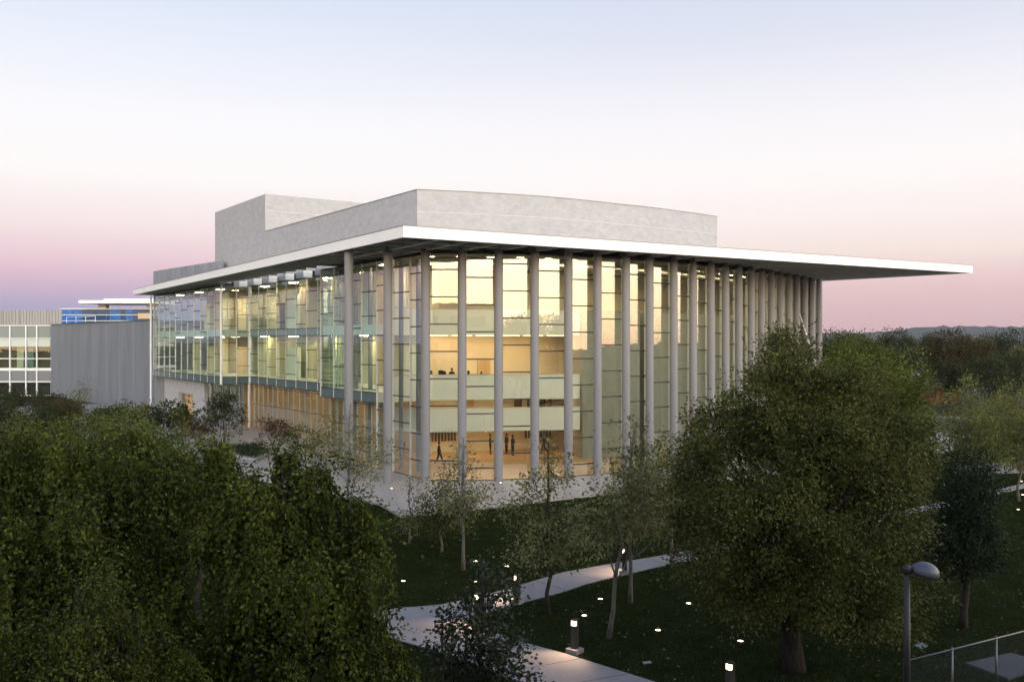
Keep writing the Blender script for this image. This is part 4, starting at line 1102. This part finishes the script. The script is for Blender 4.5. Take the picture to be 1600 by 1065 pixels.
# dark small tree in the foreground with stakes
d1 = at(752, 22.5)
broad('small_dark_tree', d1, [(0, 0, 4.4, .35, .5), (.2, 0, 3.8, .55, .5), (-.25, 0, 3.3, .65, .5), (.3, -.1, 2.8, .75, .5), (-.55, 0, 2.4, .6, .5), (.1, .2, 2.0, .9, .6), (.5, 0, 1.6, .7, .5), (-.4, -.2, 1.4, .8, .5)], 4.2, .06, 300, 24, .14, .11, 'leaf_blue', 81, 'small dark green staked tree standing in front of the path bend', fill=.3, wr=.62)
for x in (690, 727):
    s_ = at(x, 22.3); tag(MB().tube([(s_[0], s_[1], -.2), (s_[0] + .02, s_[1], 3.4 if x == 690 else 2.9)], .03, 8).build('tree_stake', M['stake']), 'dark timber stake left of the small dark staked tree' if x == 690 else 'dark timber stake inside the foliage of the small dark staked tree', 'stake')

# ---- the big dense tree, right of centre
B1 = at(1240, 28.3)
L1 = [(-.45, 0, 9.45, .75, .7), (-.3, -.2, 8.9, .95, .8), (-2.3, 0, 7.0, .85, .75), (1.9, 0, 8.3, .9, .8), (2.9, .2, 7.3, .9, .8), (-.1, .2, 8.2, 1.1, 1.0), (.9, 0, 7.9, 1.1, 1.0), (-1.0, -.2, 7.7, 1.0, 1.0), (1.9, 0, 7.4, 1.2, 1.1), (.2, -1.0, 7.1, 1.5, 1.1), (-2.1, 0, 6.5, .95, .9), (2.6, .2, 6.4, 1.2, 1.1), (-1.4, -1.3, 6.0, 1.4, 1.1), (1.4, -1.4, 6.0, 1.5, 1.1),
      (0, 1.4, 7.0, 1.5, 1.2), (-2.5, -.3, 5.2, 1.1, 1.0), (2.7, -.4, 5.0, 1.1, 1.1), (.0, -1.9, 4.9, 1.5, 1.1), (-1.5, -1.3, 4.4, 1.3, 1.0), (1.6, -1.5, 4.3, 1.4, 1.0), (-2.2, .6, 4.0, 1.2, .9), (2.3, .5, 3.7, 1.2, .9), (.2, -1.7, 3.5, 1.3, .9), (-1.1, -.9, 3.0, 1.2, .8), (1.5, -.6, 2.8, 1.2, .8), (0, .8, 4.0, 1.6, 1.2), (3.1, 0, 5.8, .9, 1.0), (-2.9, 0, 5.9, .8, .9), (-2.8, -.5, 3.4, 1.0, .9), (2.9, -.4, 2.9, 1.0, .9), (.9, -1.3, 2.4, 1.2, .8), (-.6, -1.0, 2.3, 1.1, .7), (2.1, -.9, 1.9, 1.0, .7), (-2.0, -.6, 2.3, 1.1, .7)]
broad('dense_tree', B1, L1, 8.8, .30, 1900, 112, .23, .105, 'leaf_oak', 91, 'big dense olive green tree right of centre hiding the end of the colonnade', droop=.4, fill=.2)
broad('broadleaf_tree', at(1336, 46), [(0, 0, 9.0, .9, 1.1), (-.6, 0, 7.6, 1.4, 1.2), (.9, 0, 7.6, 1.4, 1.2), (2.2, 0, 7.9, .9, .9), (2.0, 0, 6.4, 1.3, 1.1), (-1.2, 0, 6.2, 1.5, 1.2), (.4, -.8, 5.6, 1.8, 1.3), (1.8, -.5, 4.6, 1.5, 1.2), (-.5, -.6, 3.9, 1.8, 1.2), (1.6, 0, 3.0, 1.4, 1.0)], 8.6, .2, 900, 80, .30, .135, 'leaf_light', 92, 'brighter green tree just behind and right of the big dense tree', fill=.2)
broad('broadleaf_tree', at(1180, 50), [(0, 0, 4.6, 1.2, 1.0), (-1.5, 0, 4.0, 1.3, 1.0), (1.2, 0, 4.0, 1.4, 1.0), (-.6, 0, 2.6, 1.6, 1.0), (1.6, 0, 2.6, 1.4, 1.0)], 4.4, .14, 300, 26, .25, .14, 'leaf_oak', 93, 'mid green tree half hidden behind the big dense tree')
# narrow dark tree at right
broad('narrow_tree', at(1505, 32.4), [(0, 0, 5.6, .6, .6), (.2, 0, 5.0, .9, .7), (-.4, 0, 4.5, 1.0, .7), (.5, 0, 4.0, 1.0, .7), (-.5, 0, 3.4, 1.1, .7), (.4, 0, 3.0, 1.1, .7), (0, 0, 2.4, 1.1, .6), (-.5, 0, 2.0, .8, .5)], 5.6, .13, 800, 36, .18, .11, 'leaf_dark', 94, 'narrow dark tree standing right of the lamp post')
# airy yellowish trees at right
ag = 'airy yellow green trees on the far lawn'
def airy(x, Y, lobes, h, seed, label): broad('airy_tree', at(x, Y), lobes, h, .08, 520, 22, .25, .15, 'leaf_airy', seed, label, ag, bark='bark_pale', fill=.5, up=-.8)
LA = [(0, 0, 6.6, .8, .9), (-.9, 0, 5.6, 1.1, .9), (.9, 0, 5.4, 1.2, .9), (-1.4, 0, 4.3, 1.3, .9), (.3, .3, 4.3, 1.5, 1.0), (1.5, 0, 3.9, 1.2, .9), (-.5, 0, 3.0, 1.5, .9), (.9, 0, 2.5, 1.3, .8)]
airy(1512, 62, LA, 6.6, 95, 'airy yellow green tree behind the narrow dark one')
airy(1592, 58, LA, 6.6, 96, 'airy yellow green tree at the right edge of the photo')
airy(1562, 74, [(a, b, c * .8, d, e) for a, b, c, d, e in LA], 5.2, 98, 'lower airy tree between the two yellow green ones')

# ---- background trees beyond the street (four shapes, copied)
def far_shape(seed, m, rx, h):
    rd = random.Random(seed)
    lobes = [(0, 0, h - 1.6, rx * .45, 1.6)]
    for i in range(9):
        a = i * 2.4; rr = rx * rd.uniform(.35, .75)
        lobes.append((math.cos(a) * rr, math.sin(a) * rr, h * rd.uniform(.38, .8), rx * rd.uniform(.32, .5), h * rd.uniform(.14, .2)))
    c, tips = lobed_crown('crown', lobes, 520, 20, .42, .30, m, seed, 0.1, .6, -.6, .15)
    return trunk_mesh('trunk', h * .8, .3, lobes, 'bark', seed), c
shapes = [far_shape(201, 'leaf_far', 4.6, 12), far_shape(202, 'leaf_brown', 4.8, 12), far_shape(203, 'leaf_far', 3.6, 11.5), far_shape(204, 'leaf_oak', 4.2, 10.5)]
bgt = [(1302, 140, 0, 1.02, 'dark background tree touching the last column'), (1322, 175, 2, 1.05, 'narrow dark background tree right of the last column'), (1358, 190, 2, .98, 'small dark background tree against the hills'), (1398, 150, 0, 1.05, 'rounded dark background tree behind the power pole'),
       (1425, 320, 3, 1.0, 'background tree behind the parked cars'), (1482, 150, 1, 1.02, 'brownish background tree behind the street lamps'), (1515, 132, 1, .92, 'wide brown background tree beyond the street'), (1556, 160, 0, 1.0, 'dark rounded background tree with the hills above it'),
       (1592, 138, 0, 1.03, 'dark background tree at the right edge'), (1625, 128, 3, 1.0, 'background tree cut by the right edge'), (1545, 118, 0, .74, 'lower dark background tree beyond the street'), (1580, 122, 2, .8, 'lower dark background tree near the right edge'),
       (1470, 190, 3, .95, 'olive background tree left of the brownish one'), (1420, 290, 2, 1.1, 'distant tree above the parking lot'), (1365, 125, 3, .70, 'low background tree left of the red house'), (1480, 132, 0, .62, 'low dark background tree right of the red house'),
       (1340, 240, 0, 1.05, 'distant dark tree behind the bright green one'), (1535, 230, 3, 1.05, 'distant tree below the right hills'), (1455, 340, 0, 1.15, 'far tree below the hill ridge'), (1510, 360, 2, 1.15, 'far narrow tree below the hill ridge')]
for i, (x, Y, k, sc_, lb_) in enumerate(bgt):
    tree('background_tree', at(x, Y), shapes[k][0], shapes[k][1], lb_, group='trees beyond the street', rz=i * 1.7, sc=sc_ * .92)
# grove behind the camera: seen mirrored in the front glass
gr = random.Random(31)
for i in range(40):
    a = R(-104 + (i % 20) * 6.0 + (3 if i >= 20 else 0)); d = gr.uniform(40, 52) if i < 20 else gr.uniform(60, 80)
    x_, y_ = math.cos(a) * d, math.sin(a) * d
    if y_ > 14: continue
    tree('grove_tree', (x_, y_), shapes[i % 4][0], shapes[i % 4][1], 'tall tree standing behind the photographer, mirrored in the front glass', group='grove mirrored in the glass', rz=gr.uniform(0, 6), sc=gr.uniform(1.1, 1.38))

# ================================================================== lights in the park
def bollard(loc, rz, label, h=1.05):
    o = empty('path_bollard', (loc[0], loc[1], 0.0), rz); tag(o, label, 'bollard', 'path light bollards')
    MB().box((0, 0, .07), (.42, .42, .18)).build('base', M['path'], o)
    p = MB(); p.box((0, 0, .16 + (h - .36) / 2), (.19, .19, h - .36)); p.box((0, .05, h - .10), (.19, .09, .2)); p.box((0, -.05, h - .18), (.19, .088, .035)); p.box((0, 0, h + .02), (.19, .19, .04))
    p.build('post', M['dark_metal'], o)
    MB().box((0, -.045, h - .085), (.15, .09, .15)).build('light_lens', M['warm_light'], o)
    l = bpy.data.lights.new('bollard_lamp', 'SPOT'); l.energy = 140; l.color = (1.0, .66, .40); l.spot_size = R(120); l.spot_blend = .6; l.shadow_soft_size = .06
    lo = bpy.data.objects.new('bollard_lamp', l); link(lo, o); lo.location = (0, -.16, h - .06); lo.rotation_euler = (R(48), 0, R(180))
    return o
def face(a, b): return math.atan2(b[1] - a[1], b[0] - a[0]) + math.pi / 2     # local -Y looks from a to b
for (x, y, tx, ty, lb_) in ((898, 1019, 850, 1040, 'black light bollard at the near edge of the path, fully in view'), (1141, 1094, 1080, 1110, 'black light bollard cut by the bottom edge of the photo'), (808, 941, 770, 935, 'black light bollard at the upper arm of the path, behind the small tree'),
                            (976, 895, 940, 893, 'black light bollard farther along the path among the young trees'), (747, 974, 700, 985, 'light bollard hidden in the foliage of the small dark staked tree')):
    p = px(x, y); bollard(p, face(p, px(tx, ty)), lb_)
gl_ring = MB().lathe([(.0, .0), (.15, .0), (.15, .05), (.115, .06), (.112, .045)], n=16).mesh('housing', M['dark_metal'])
gl_lens = MB().lathe([(.105, .045), (.06, .06), (.0, .065)], n=16).mesh('lens', M['ground_light'])
for i, (x, y, lb_) in enumerate(((913, 962, 'lawn uplight left of the leaning trunk'), (938, 936, 'lawn uplight beside the leaning trunk'), (1028, 985, 'lawn uplight right of the nearest bollard'), (1076, 943, 'lawn uplight left of the big tree'), (1157, 1002, 'lawn uplight in front of the big tree'),
                             (1219, 940, 'lawn uplight beside the big trunk'), (743, 877, 'lawn uplight by the slim pale trunk before the corner glass'), (792, 885, 'lawn uplight left of the upper path'), (630, 908, 'lawn uplight at the edge of the weeping tree'), (742, 909, 'dim lawn uplight above the path bend'),
                             (1591, 796, 'lawn uplight at the right edge'), (1598, 773, 'farther lawn uplight at the right edge'), (1596, 752, 'farthest lawn uplight at the right edge'), (612, 766, 'uplight at the foot of the freestanding column'), (668, 763, 'uplight at the foot of the corner column'), (782, 757, 'uplight at the foot of the third front column'))):
    p = px(x, y); o = empty('ground_light', (p[0], p[1], PZ if i > 12 else 0.0)); tag(o, lb_, 'light', 'round ground uplights')
    o.scale = (.85, .85, .85); inst('housing', gl_ring, o); inst('lens', gl_lens, o)

# ================================================================== lamp post, fence, lids (lower right)
lp = at(1417, 21.8); o = empty('lamp_post', (lp[0], lp[1], 0)); tag(o, 'unlit dark lamp post with egg shaped grey dome head at lower right', 'lamp')
MB().tube([(0, 0, -.1), (0, 0, 4.72)], [.085, .07], 14).build('pole', M['dark_metal'], o)
MB().lathe([(.10, 4.55), (.11, 4.56), (.11, 4.70), (.07, 4.74), (0, 4.75)], n=14).build('collar', M['dark_metal'], o)
MB().tube([(0, 0, 4.62), (.22, -.02, 4.60)], .045, 8).build('arm', M['dark_metal'], o)
hd = MB(); prof = [(math.sin(t) * .30, math.cos(t) * .24) for t in np.linspace(0.001, math.pi * .58, 14)]
prof.append((.24, -.10)); prof.append((0, -.11))
hd.lathe(prof, n=28); ho = hd.build('dome_head', M['lamp_dome'], o); ho.location = (.42, -.02, 4.58); ho.rotation_euler = (0, R(14), 0); ho.scale = (1.08, 1, 1)
f0 = Vector((*px(1413, 1032, 1.8), 0)); f1 = Vector((*px(1600, 985, 1.8), 0)); fd = (f1 - f0).normalized()
fo = empty('wire_fence', f0); tag(fo, 'galvanised chain link fence at the lower right corner', 'fence')
FL = 5.2
posts = [0.0, (Vector((*px(1487, 1013, 1.8), 0)) - f0).length, (Vector((*px(1557, 996, 1.8), 0)) - f0).length, (f1 - f0).length + .6, FL + 1.2]
for k in posts:
    p = fd * k; MB().tube([(p.x, p.y, -.1), (p.x, p.y, 1.86)], .03, 10).build('fence_post', M['steel'], fo)
e = fd * posts[-1]
MB().tube([(0, 0, 1.8), (e.x, e.y, 1.8)], .024, 8).build('top_rail', M['steel'], fo)
MB().tube([(0, 0, .12), (e.x, e.y, .12)], .02, 8).build('bottom_rail', M['steel'], fo)
wm = MB(); L_ = posts[-1]; k = -1.7
def wseg(u0, z0, u1, z1):
    a_ = fd * u0; b_ = fd * u1; wm.tube([(a_.x, a_.y, z0), (b_.x, b_.y, z1)], .0018, 3, False)
while k < L_:
    for sgn in (1, -1):
        u0, z0, u1, z1 = (k, .13, k + 1.66, 1.79) if sgn > 0 else (k, 1.79, k + 1.66, .13)
        if u0 < 0: z0 += (z1 - z0) * (-u0 / (u1 - u0)); u0 = 0
        if u1 > L_: z1 -= (z1 - z0) * ((u1 - L_) / (u1 - u0)); u1 = L_
        if u1 - u0 > .03: wseg(u0, z0, u1, z1)
    k += .075
wmo = wm.build('wire_mesh', M['wire'], fo); wmo['kind'] = 'stuff'
pd = [px(1508, 1038), px(1580, 1022), px(1640, 1040), px(1575, 1062)]
o = MB().prism(pd, -.1, .08).build('concrete_pad', M['asphalt']); tag(o, 'grey concrete pad lying on the lawn behind the wire fence', 'slab')
o = MB().prism([px(1428, 1008), px(1441, 1004), px(1450, 1009), px(1438, 1013)], -.05, .04).build('valve_box_lid', M['spandrel_teal']); tag(o, 'small green valve box lid in the lawn behind the lamp post', 'lid')
o = MB().prism([px(1004, 1034), px(1016, 1032.5), px(1018, 1035), px(1006, 1036.5)], -.05, .03).build('valve_box_lid', M['kerb']); tag(o, 'small pale valve box lid in the lawn right of the nearest bollard', 'lid')

# ================================================================== beyond the street: house, cars, poles, lamps
hs = empty('red_house', (*at(1438, 150), 0)); tag(hs, 'low red house with brown shingle roof beyond the street', 'house')
MB().box((0, 4, 1.25), (13, 7, 2.5)).build('wall', M['red_wall'], hs)
rf = MB(); rf.add([(-7.2, -.4, 2.45), (7.2, -.4, 2.45), (7.2, 8.4, 2.45), (-7.2, 8.4, 2.45), (-4.5, 4, 4.1), (4.5, 4, 4.1)], [(0, 1, 5, 4), (1, 2, 5), (2, 3, 4, 5), (3, 0, 4), (3, 2, 1, 0)]); rf.build('roof', M['roof_tile'], hs)
for x in (-4, -1.2, 2.2): MB().box((x, .47, 1.45), (1.3, .1, 1.0)).build('window', M['dark_room'], hs)
MB().box((.4, .47, 1.05), (.9, .08, 2.0)).build('door', M['wood_dark'], hs)
shrub('shrub', at(1425, 132), 2.2, 1.7, 'leaf_dark', 301, 'dark clipped hedge in front of the red house', n=110, leaf=.22)
def car(loc, rz, paint, label):
    o = empty('parked_car', (loc[0], loc[1], .02), rz); tag(o, label, 'car', 'cars parked beyond the red house')
    b = MB(); sec = [(-2.2, .35, .62), (-2.15, .3, .82), (-1.3, .28, .92), (1.1, .28, .95), (2.0, .3, .85), (2.2, .35, .6)]
    vs = [];
    for x, z0, z1 in sec:
        for y, z in ((-.85, z0), (-.9, (z0 + z1) / 2), (-.82, z1), (.82, z1), (.9, (z0 + z1) / 2), (.85, z0)): vs.append((x, y, z))
    fs = [tuple(range(6)), tuple(range(30, 36))[::-1]]
    for i in range(5):
        for k in range(6): fs.append((i * 6 + k, (i + 1) * 6 + k, (i + 1) * 6 + (k + 1) % 6, i * 6 + (k + 1) % 6))
    b.add(vs, fs, True); b.build('body', M[paint], o)
    c = MB(); c.add([(-1.5, -.78, .9), (1.5, -.78, .9), (1.5, .78, .9), (-1.5, .78, .9), (-1.0, -.62, 1.42), (.75, -.62, 1.42), (.75, .62, 1.42), (-1.0, .62, 1.42)], [(0, 1, 5, 4), (1, 2, 6, 5), (2, 3, 7, 6), (3, 0, 4, 7)]); c.build('windows', M['blue_dark'], o)
    MB().box((-.12, 0, 1.435), (1.72, 1.22, .05)).build('car_roof', M[paint], o)
    for x in (-1.4, 1.4):
        for y in (-.82, .82):
            w = MB().tube([(x, y - .1, .32), (x, y + .1, .32)], .32, 14).build('wheel', M['tyre'], o)
            MB().tube([(x, y - .11, .32), (x, y + .11, .32)], .18, 10).build('rim', M['steel'], w)
    return o
car(at(1441, 262), R(15), 'car_white', 'white car parked farther back beyond the red house')
car(at(1446, 215), R(5), 'car_grey', 'grey car parked just behind the red house')
car(at(1462, 240), R(10), 'car_white', 'white car parked right of the others beyond the red house')
def street_lamp(loc, h, arm, label, double=False):
    o = empty('street_lamp', (loc[0], loc[1], 0)); tag(o, label, 'lamp', 'distant street lamps')
    MB().tube([(0, 0, 0), (0, 0, h)], [.1, .07], 8).build('pole', M['steel'], o)
    for s in ((1, -1) if double else (1,)):
        MB().tube([(0, 0, h - .05), (s * arm, 0, h + .08)], .045, 6).build('arm', M['steel'], o)
        MB().lathe([(0, .12), (.28, .10), (.42, 0), (.36, -.08), (0, -.1)], (s * (arm + .3), 0, h + .08), 14).build('lamp_head', M['car_white'], o)
street_lamp(at(1372, 118), 7.7, .6, 'street lamp with oval white head left of the power pole')
street_lamp(at(1455, 190), 6.4, 1.3, 'double headed street lamp behind the parked cars', True)
street_lamp(at(1468, 160), 6.5, .5, 'single street lamp right of the double one')
street_lamp(at(1292, 110), 7.0, .6, 'street lamp beside the last column')
up_ = at(1411, 185); o = empty('utility_pole', (up_[0], up_[1], 0)); tag(o, 'wooden utility pole with crossarm and pale transformer', 'pole')
MB().tube([(0, 0, 0), (0, 0, 9.0)], [.16, .12], 8).build('pole', M['bark'], o)
MB().box((0, -.1, 8.7), (2.9, .12, .12)).build('crossarm', M['bark_pale'], o)
MB().lathe([(0, 0), (.27, 0), (.27, .9), (.2, 1.0), (0, 1.0)], (.15, -.35, 7.0), 12).build('transformer', M['car_white'], o)
wr_ = MB()
for i, (z, dx) in enumerate(((8.85, -1.2), (8.85, 1.2), (9.0, 0))):
    pts = [(-70 + 14 * k, 25 - 5 * k, z + 1.2 * ((k - 5) / 5) ** 2 - 0.0) for k in range(11)]
    wr_.tube([(p[0] + dx, p[1], p[2]) for p in pts], .014, 4, False)
wr_.build('power_line', M['dark_metal'], o)

# ================================================================== people in the lobby
def skin_person(name, loc, rz, label, joints, cloth='cloth_black', legs='cloth_black', hair=True):
    """joints: dict of limb positions in metres; one continuous skinned body"""
    J = dict(pel=(0, 0, .95), chest=(0, 0, 1.32), neck=(0, 0, 1.50), head=(0, -.02, 1.66), ls=(.18, 0, 1.42), rs=(-.18, 0, 1.42), le=(.24, 0, 1.14), re=(-.24, 0, 1.14), lh=(.24, -.05, .88), rh=(-.24, -.05, .88),
             lhip=(.09, 0, .92), rhip=(-.09, 0, .92), lk=(.10, -.02, .50), rk=(-.10, -.02, .50), la=(.11, .02, .08), ra=(-.11, .02, .08), lt=(.12, -.14, .04), rt=(-.12, -.14, .04), top=(0, -.02, 1.74))
    J.update(joints)
    rad = dict(pel=.17, chest=.185, neck=.055, head=.095, top=.075, ls=.07, rs=.07, le=.058, re=.058, lh=.045, rh=.045, lhip=.11, rhip=.11, lk=.078, rk=.078, la=.055, ra=.055, lt=.04, rt=.04)
    keys = list(J); idx = {k: i for i, k in enumerate(keys)}
    E = [('pel', 'chest'), ('chest', 'neck'), ('neck', 'head'), ('head', 'top'), ('chest', 'ls'), ('ls', 'le'), ('le', 'lh'), ('chest', 'rs'), ('rs', 're'), ('re', 'rh'), ('pel', 'lhip'), ('lhip', 'lk'), ('lk', 'la'), ('la', 'lt'), ('pel', 'rhip'), ('rhip', 'rk'), ('rk', 'ra'), ('ra', 'rt')]
    me = bpy.data.meshes.new('tmp'); me.from_pydata([J[k] for k in keys], [(idx[a], idx[b]) for a, b in E], [])
    ob = bpy.data.objects.new('tmp', me); COL.objects.link(ob)
    md = ob.modifiers.new('skin', 'SKIN'); md.use_smooth_shade = True
    for i, k in enumerate(keys):
        sv = me.skin_vertices[0].data[i]; sv.radius = (rad[k], rad[k] * (.72 if k in ('pel', 'chest') else 1)); sv.use_root = (k == 'pel')
    ss = ob.modifiers.new('sub', 'SUBSURF'); ss.levels = 1; ss.render_levels = 1
    dg = bpy.context.evaluated_depsgraph_get()
    m2 = bpy.data.meshes.new_from_object(ob.evaluated_get(dg)); bpy.data.objects.remove(ob)
    m2.materials.clear()
    for mm in (cloth, legs, 'skin'): m2.materials.append(M[mm])
    hz_ = J['neck'][2]
    for p in m2.polygons:
        c = p.center; p.use_smooth = True
        hand = min((Vector(J['lh']) - c).length, (Vector(J['rh']) - c).length) < .075
        p.material_index = 2 if (c.z > hz_ + .02 or hand) else (1 if c.z < J['pel'][2] + .05 else 0)
    o = bpy.data.objects.new(name, m2); link(o); o.location = loc; o.rotation_euler = (0, 0, rz); tag(o, label, 'person', 'people in the lobby')
    if hair:
        h_ = Vector(J['head']) + Vector((0, .022, .035)); hm = MB(); hm.lathe([(.0, .115), (.06, .10), (.098, .055), (.108, 0), (.10, -.06), (.07, -.10)], (h_.x, h_.y, h_.z), 12); hm.build('hair', M['hair'], o)
    return o
FZ = PZ + .012
walk = dict(lk=(.10, -.20, .52), la=(.10, -.30, .10), lt=(.10, -.44, .07), rk=(-.10, .06, .50), ra=(-.10, .34, .14), rt=(-.10, .24, .04), le=(.26, .16, 1.16), lh=(.26, .22, .92), re=(-.26, -.12, 1.16), rh=(-.24, -.30, 1.0))
p = px(686, 724, FZ); skin_person('person', (p[0], p[1], FZ), R(80), 'person in dark clothes walking across the lobby at the glass corner', walk)
arm = dict(re=(-.26, -.10, 1.15), rh=(-.08, -.30, 1.12), le=(.26, -.02, 1.15), lh=(.12, -.26, 1.08))
for x, y, rz, lb_, c_, jt in ((766, 709, 90, 'person in black standing alone with folded arms, leftmost of the lobby group', 'cloth_black', arm), (791.5, 708, -60, 'person in black standing in the group behind the front column', 'cloth_black', {}), (801, 711, 60, 'taller person in black facing the group behind the front column', 'cloth_black', arm),
                               (850, 708, -90, 'person in dark clothes half hidden by the young tree', 'cloth_blue', walk), (953, 690, 200, 'person in black standing before the inner concrete block', 'cloth_black', arm), (628, 716, 0, 'person in blue standing behind the left corner glass', 'cloth_blue', {})):
    p = px(x, y, FZ); skin_person('person', (p[0], p[1], FZ), R(rz), lb_, jt, c_)
for x, Y, z, rz, lb_, c_ in ((706, 77.6, 5.95, 10, 'person in black behind the upper balcony parapet', 'cloth_black'), (846, 79.2, 3.3, 60, 'person in black on the middle balcony', 'cloth_black'), (860, 79.4, 3.3, -70, 'person in rust red top on the middle balcony', 'cloth_red')):
    q = at(x, Y); skin_person('person', (q[0], q[1], z), R(rz), lb_, arm, c_)
# small things on the balcony ledge
for i, (x, w_, h_) in enumerate(((674, .18, .32), (689, .42, .34), (694, .3, .26), (732, .2, .3), (752, .16, .22))):
    q = at(x, 76.25 + (x - 700) * .008); o = empty('ledge_item', (q[0], q[1], 7.27)); tag(o, 'small dark item standing on the upper balcony ledge', 'item', 'items on the balcony ledge')
    MB().box((0, 0, h_ * .45), (w_, .16, h_ * .9)).build('body', M['dark_metal'], o); MB().lathe([(.0, h_), (w_ * .3, h_ * .98), (w_ * .34, h_ * .9)], n=10).build('top', M['dark_metal'], o)

# ================================================================== lawn dressing
def inside(poly, X_, Y_):
    r_ = np.zeros(len(X_), bool); n_ = len(poly)
    for i in range(n_):
        x1_, y1_ = poly[i]; x2_, y2_ = poly[(i + 1) % n_]
        c_ = ((y1_ > Y_) != (y2_ > Y_)) & (X_ < (x2_ - x1_) * (Y_ - y1_) / ((y2_ - y1_) if y2_ != y1_ else 1e-9) + x1_)
        r_ ^= c_
    return r_
def on_lawn(X_, Y_): return ~(inside(path_poly, X_, Y_) | inside(plaza_poly, X_, Y_))
n = 1900
fx_ = rng.uniform(-3, 26, n); fy = rng.uniform(23, 56, n)
ok_ = on_lawn(fx_, fy) | (rng.random(n) < .12); fx_, fy = fx_[ok_], fy[ok_]; n = len(fx_)
P_ = np.c_[fx_, fy, np.full(n, .04)]
fl = leaf_mesh('fallen_leaves', P_, np.c_[rng.normal(size=(n, 2)), rng.normal(size=n) * .15], .11, 'fallen', .6)
tag(inst('fallen_leaves', fl), 'pale fallen leaves scattered over the dark lawn', 'leaves', kind='stuff')

gn = 90000
gy = 1.0 / rng.uniform(1 / 62.0, 1 / 24.0, gn); gx = rng.uniform(-0.14, 0.56, gn) * gy
ok_ = on_lawn(gx, gy); gx, gy = gx[ok_], gy[ok_]; gn = len(gx)
base = np.c_[gx, gy, np.zeros(gn)]
ln_ = rng.normal(size=(gn, 3)) * .03; ln_[:, 2] = rng.uniform(.04, .09, gn)
sd = unit(rng.normal(size=(gn, 3)) * [1, 1, 0]) * .012
V_ = np.stack([base - sd, base + sd, base + ln_], 1).reshape(-1, 3)
gm_ = fast_mesh('grass', V_, np.arange(gn * 3).reshape(gn, 3), M['leaf_dark'])
tag(inst('grass', gm_), 'short dark grass blades on the lawn', 'grass', kind='stuff')

# ================================================================== haze
hz = MB(); hz.box((400, 1900, 74), (10400, 5200, 152))
m, nt, out = new_mat('evening haze')
pv = nt.nodes.new('ShaderNodeVolumePrincipled'); pv.inputs['Color'].default_value = (0.80, 0.85, 1.0, 1); pv.inputs['Density'].default_value = 0.00006; pv.inputs['Anisotropy'].default_value = 0.2
nt.links.new(pv.outputs[0], out.inputs['Volume'])
tag(hz.build('haze', m), 'thin blue evening haze over the valley', kind='stuff')
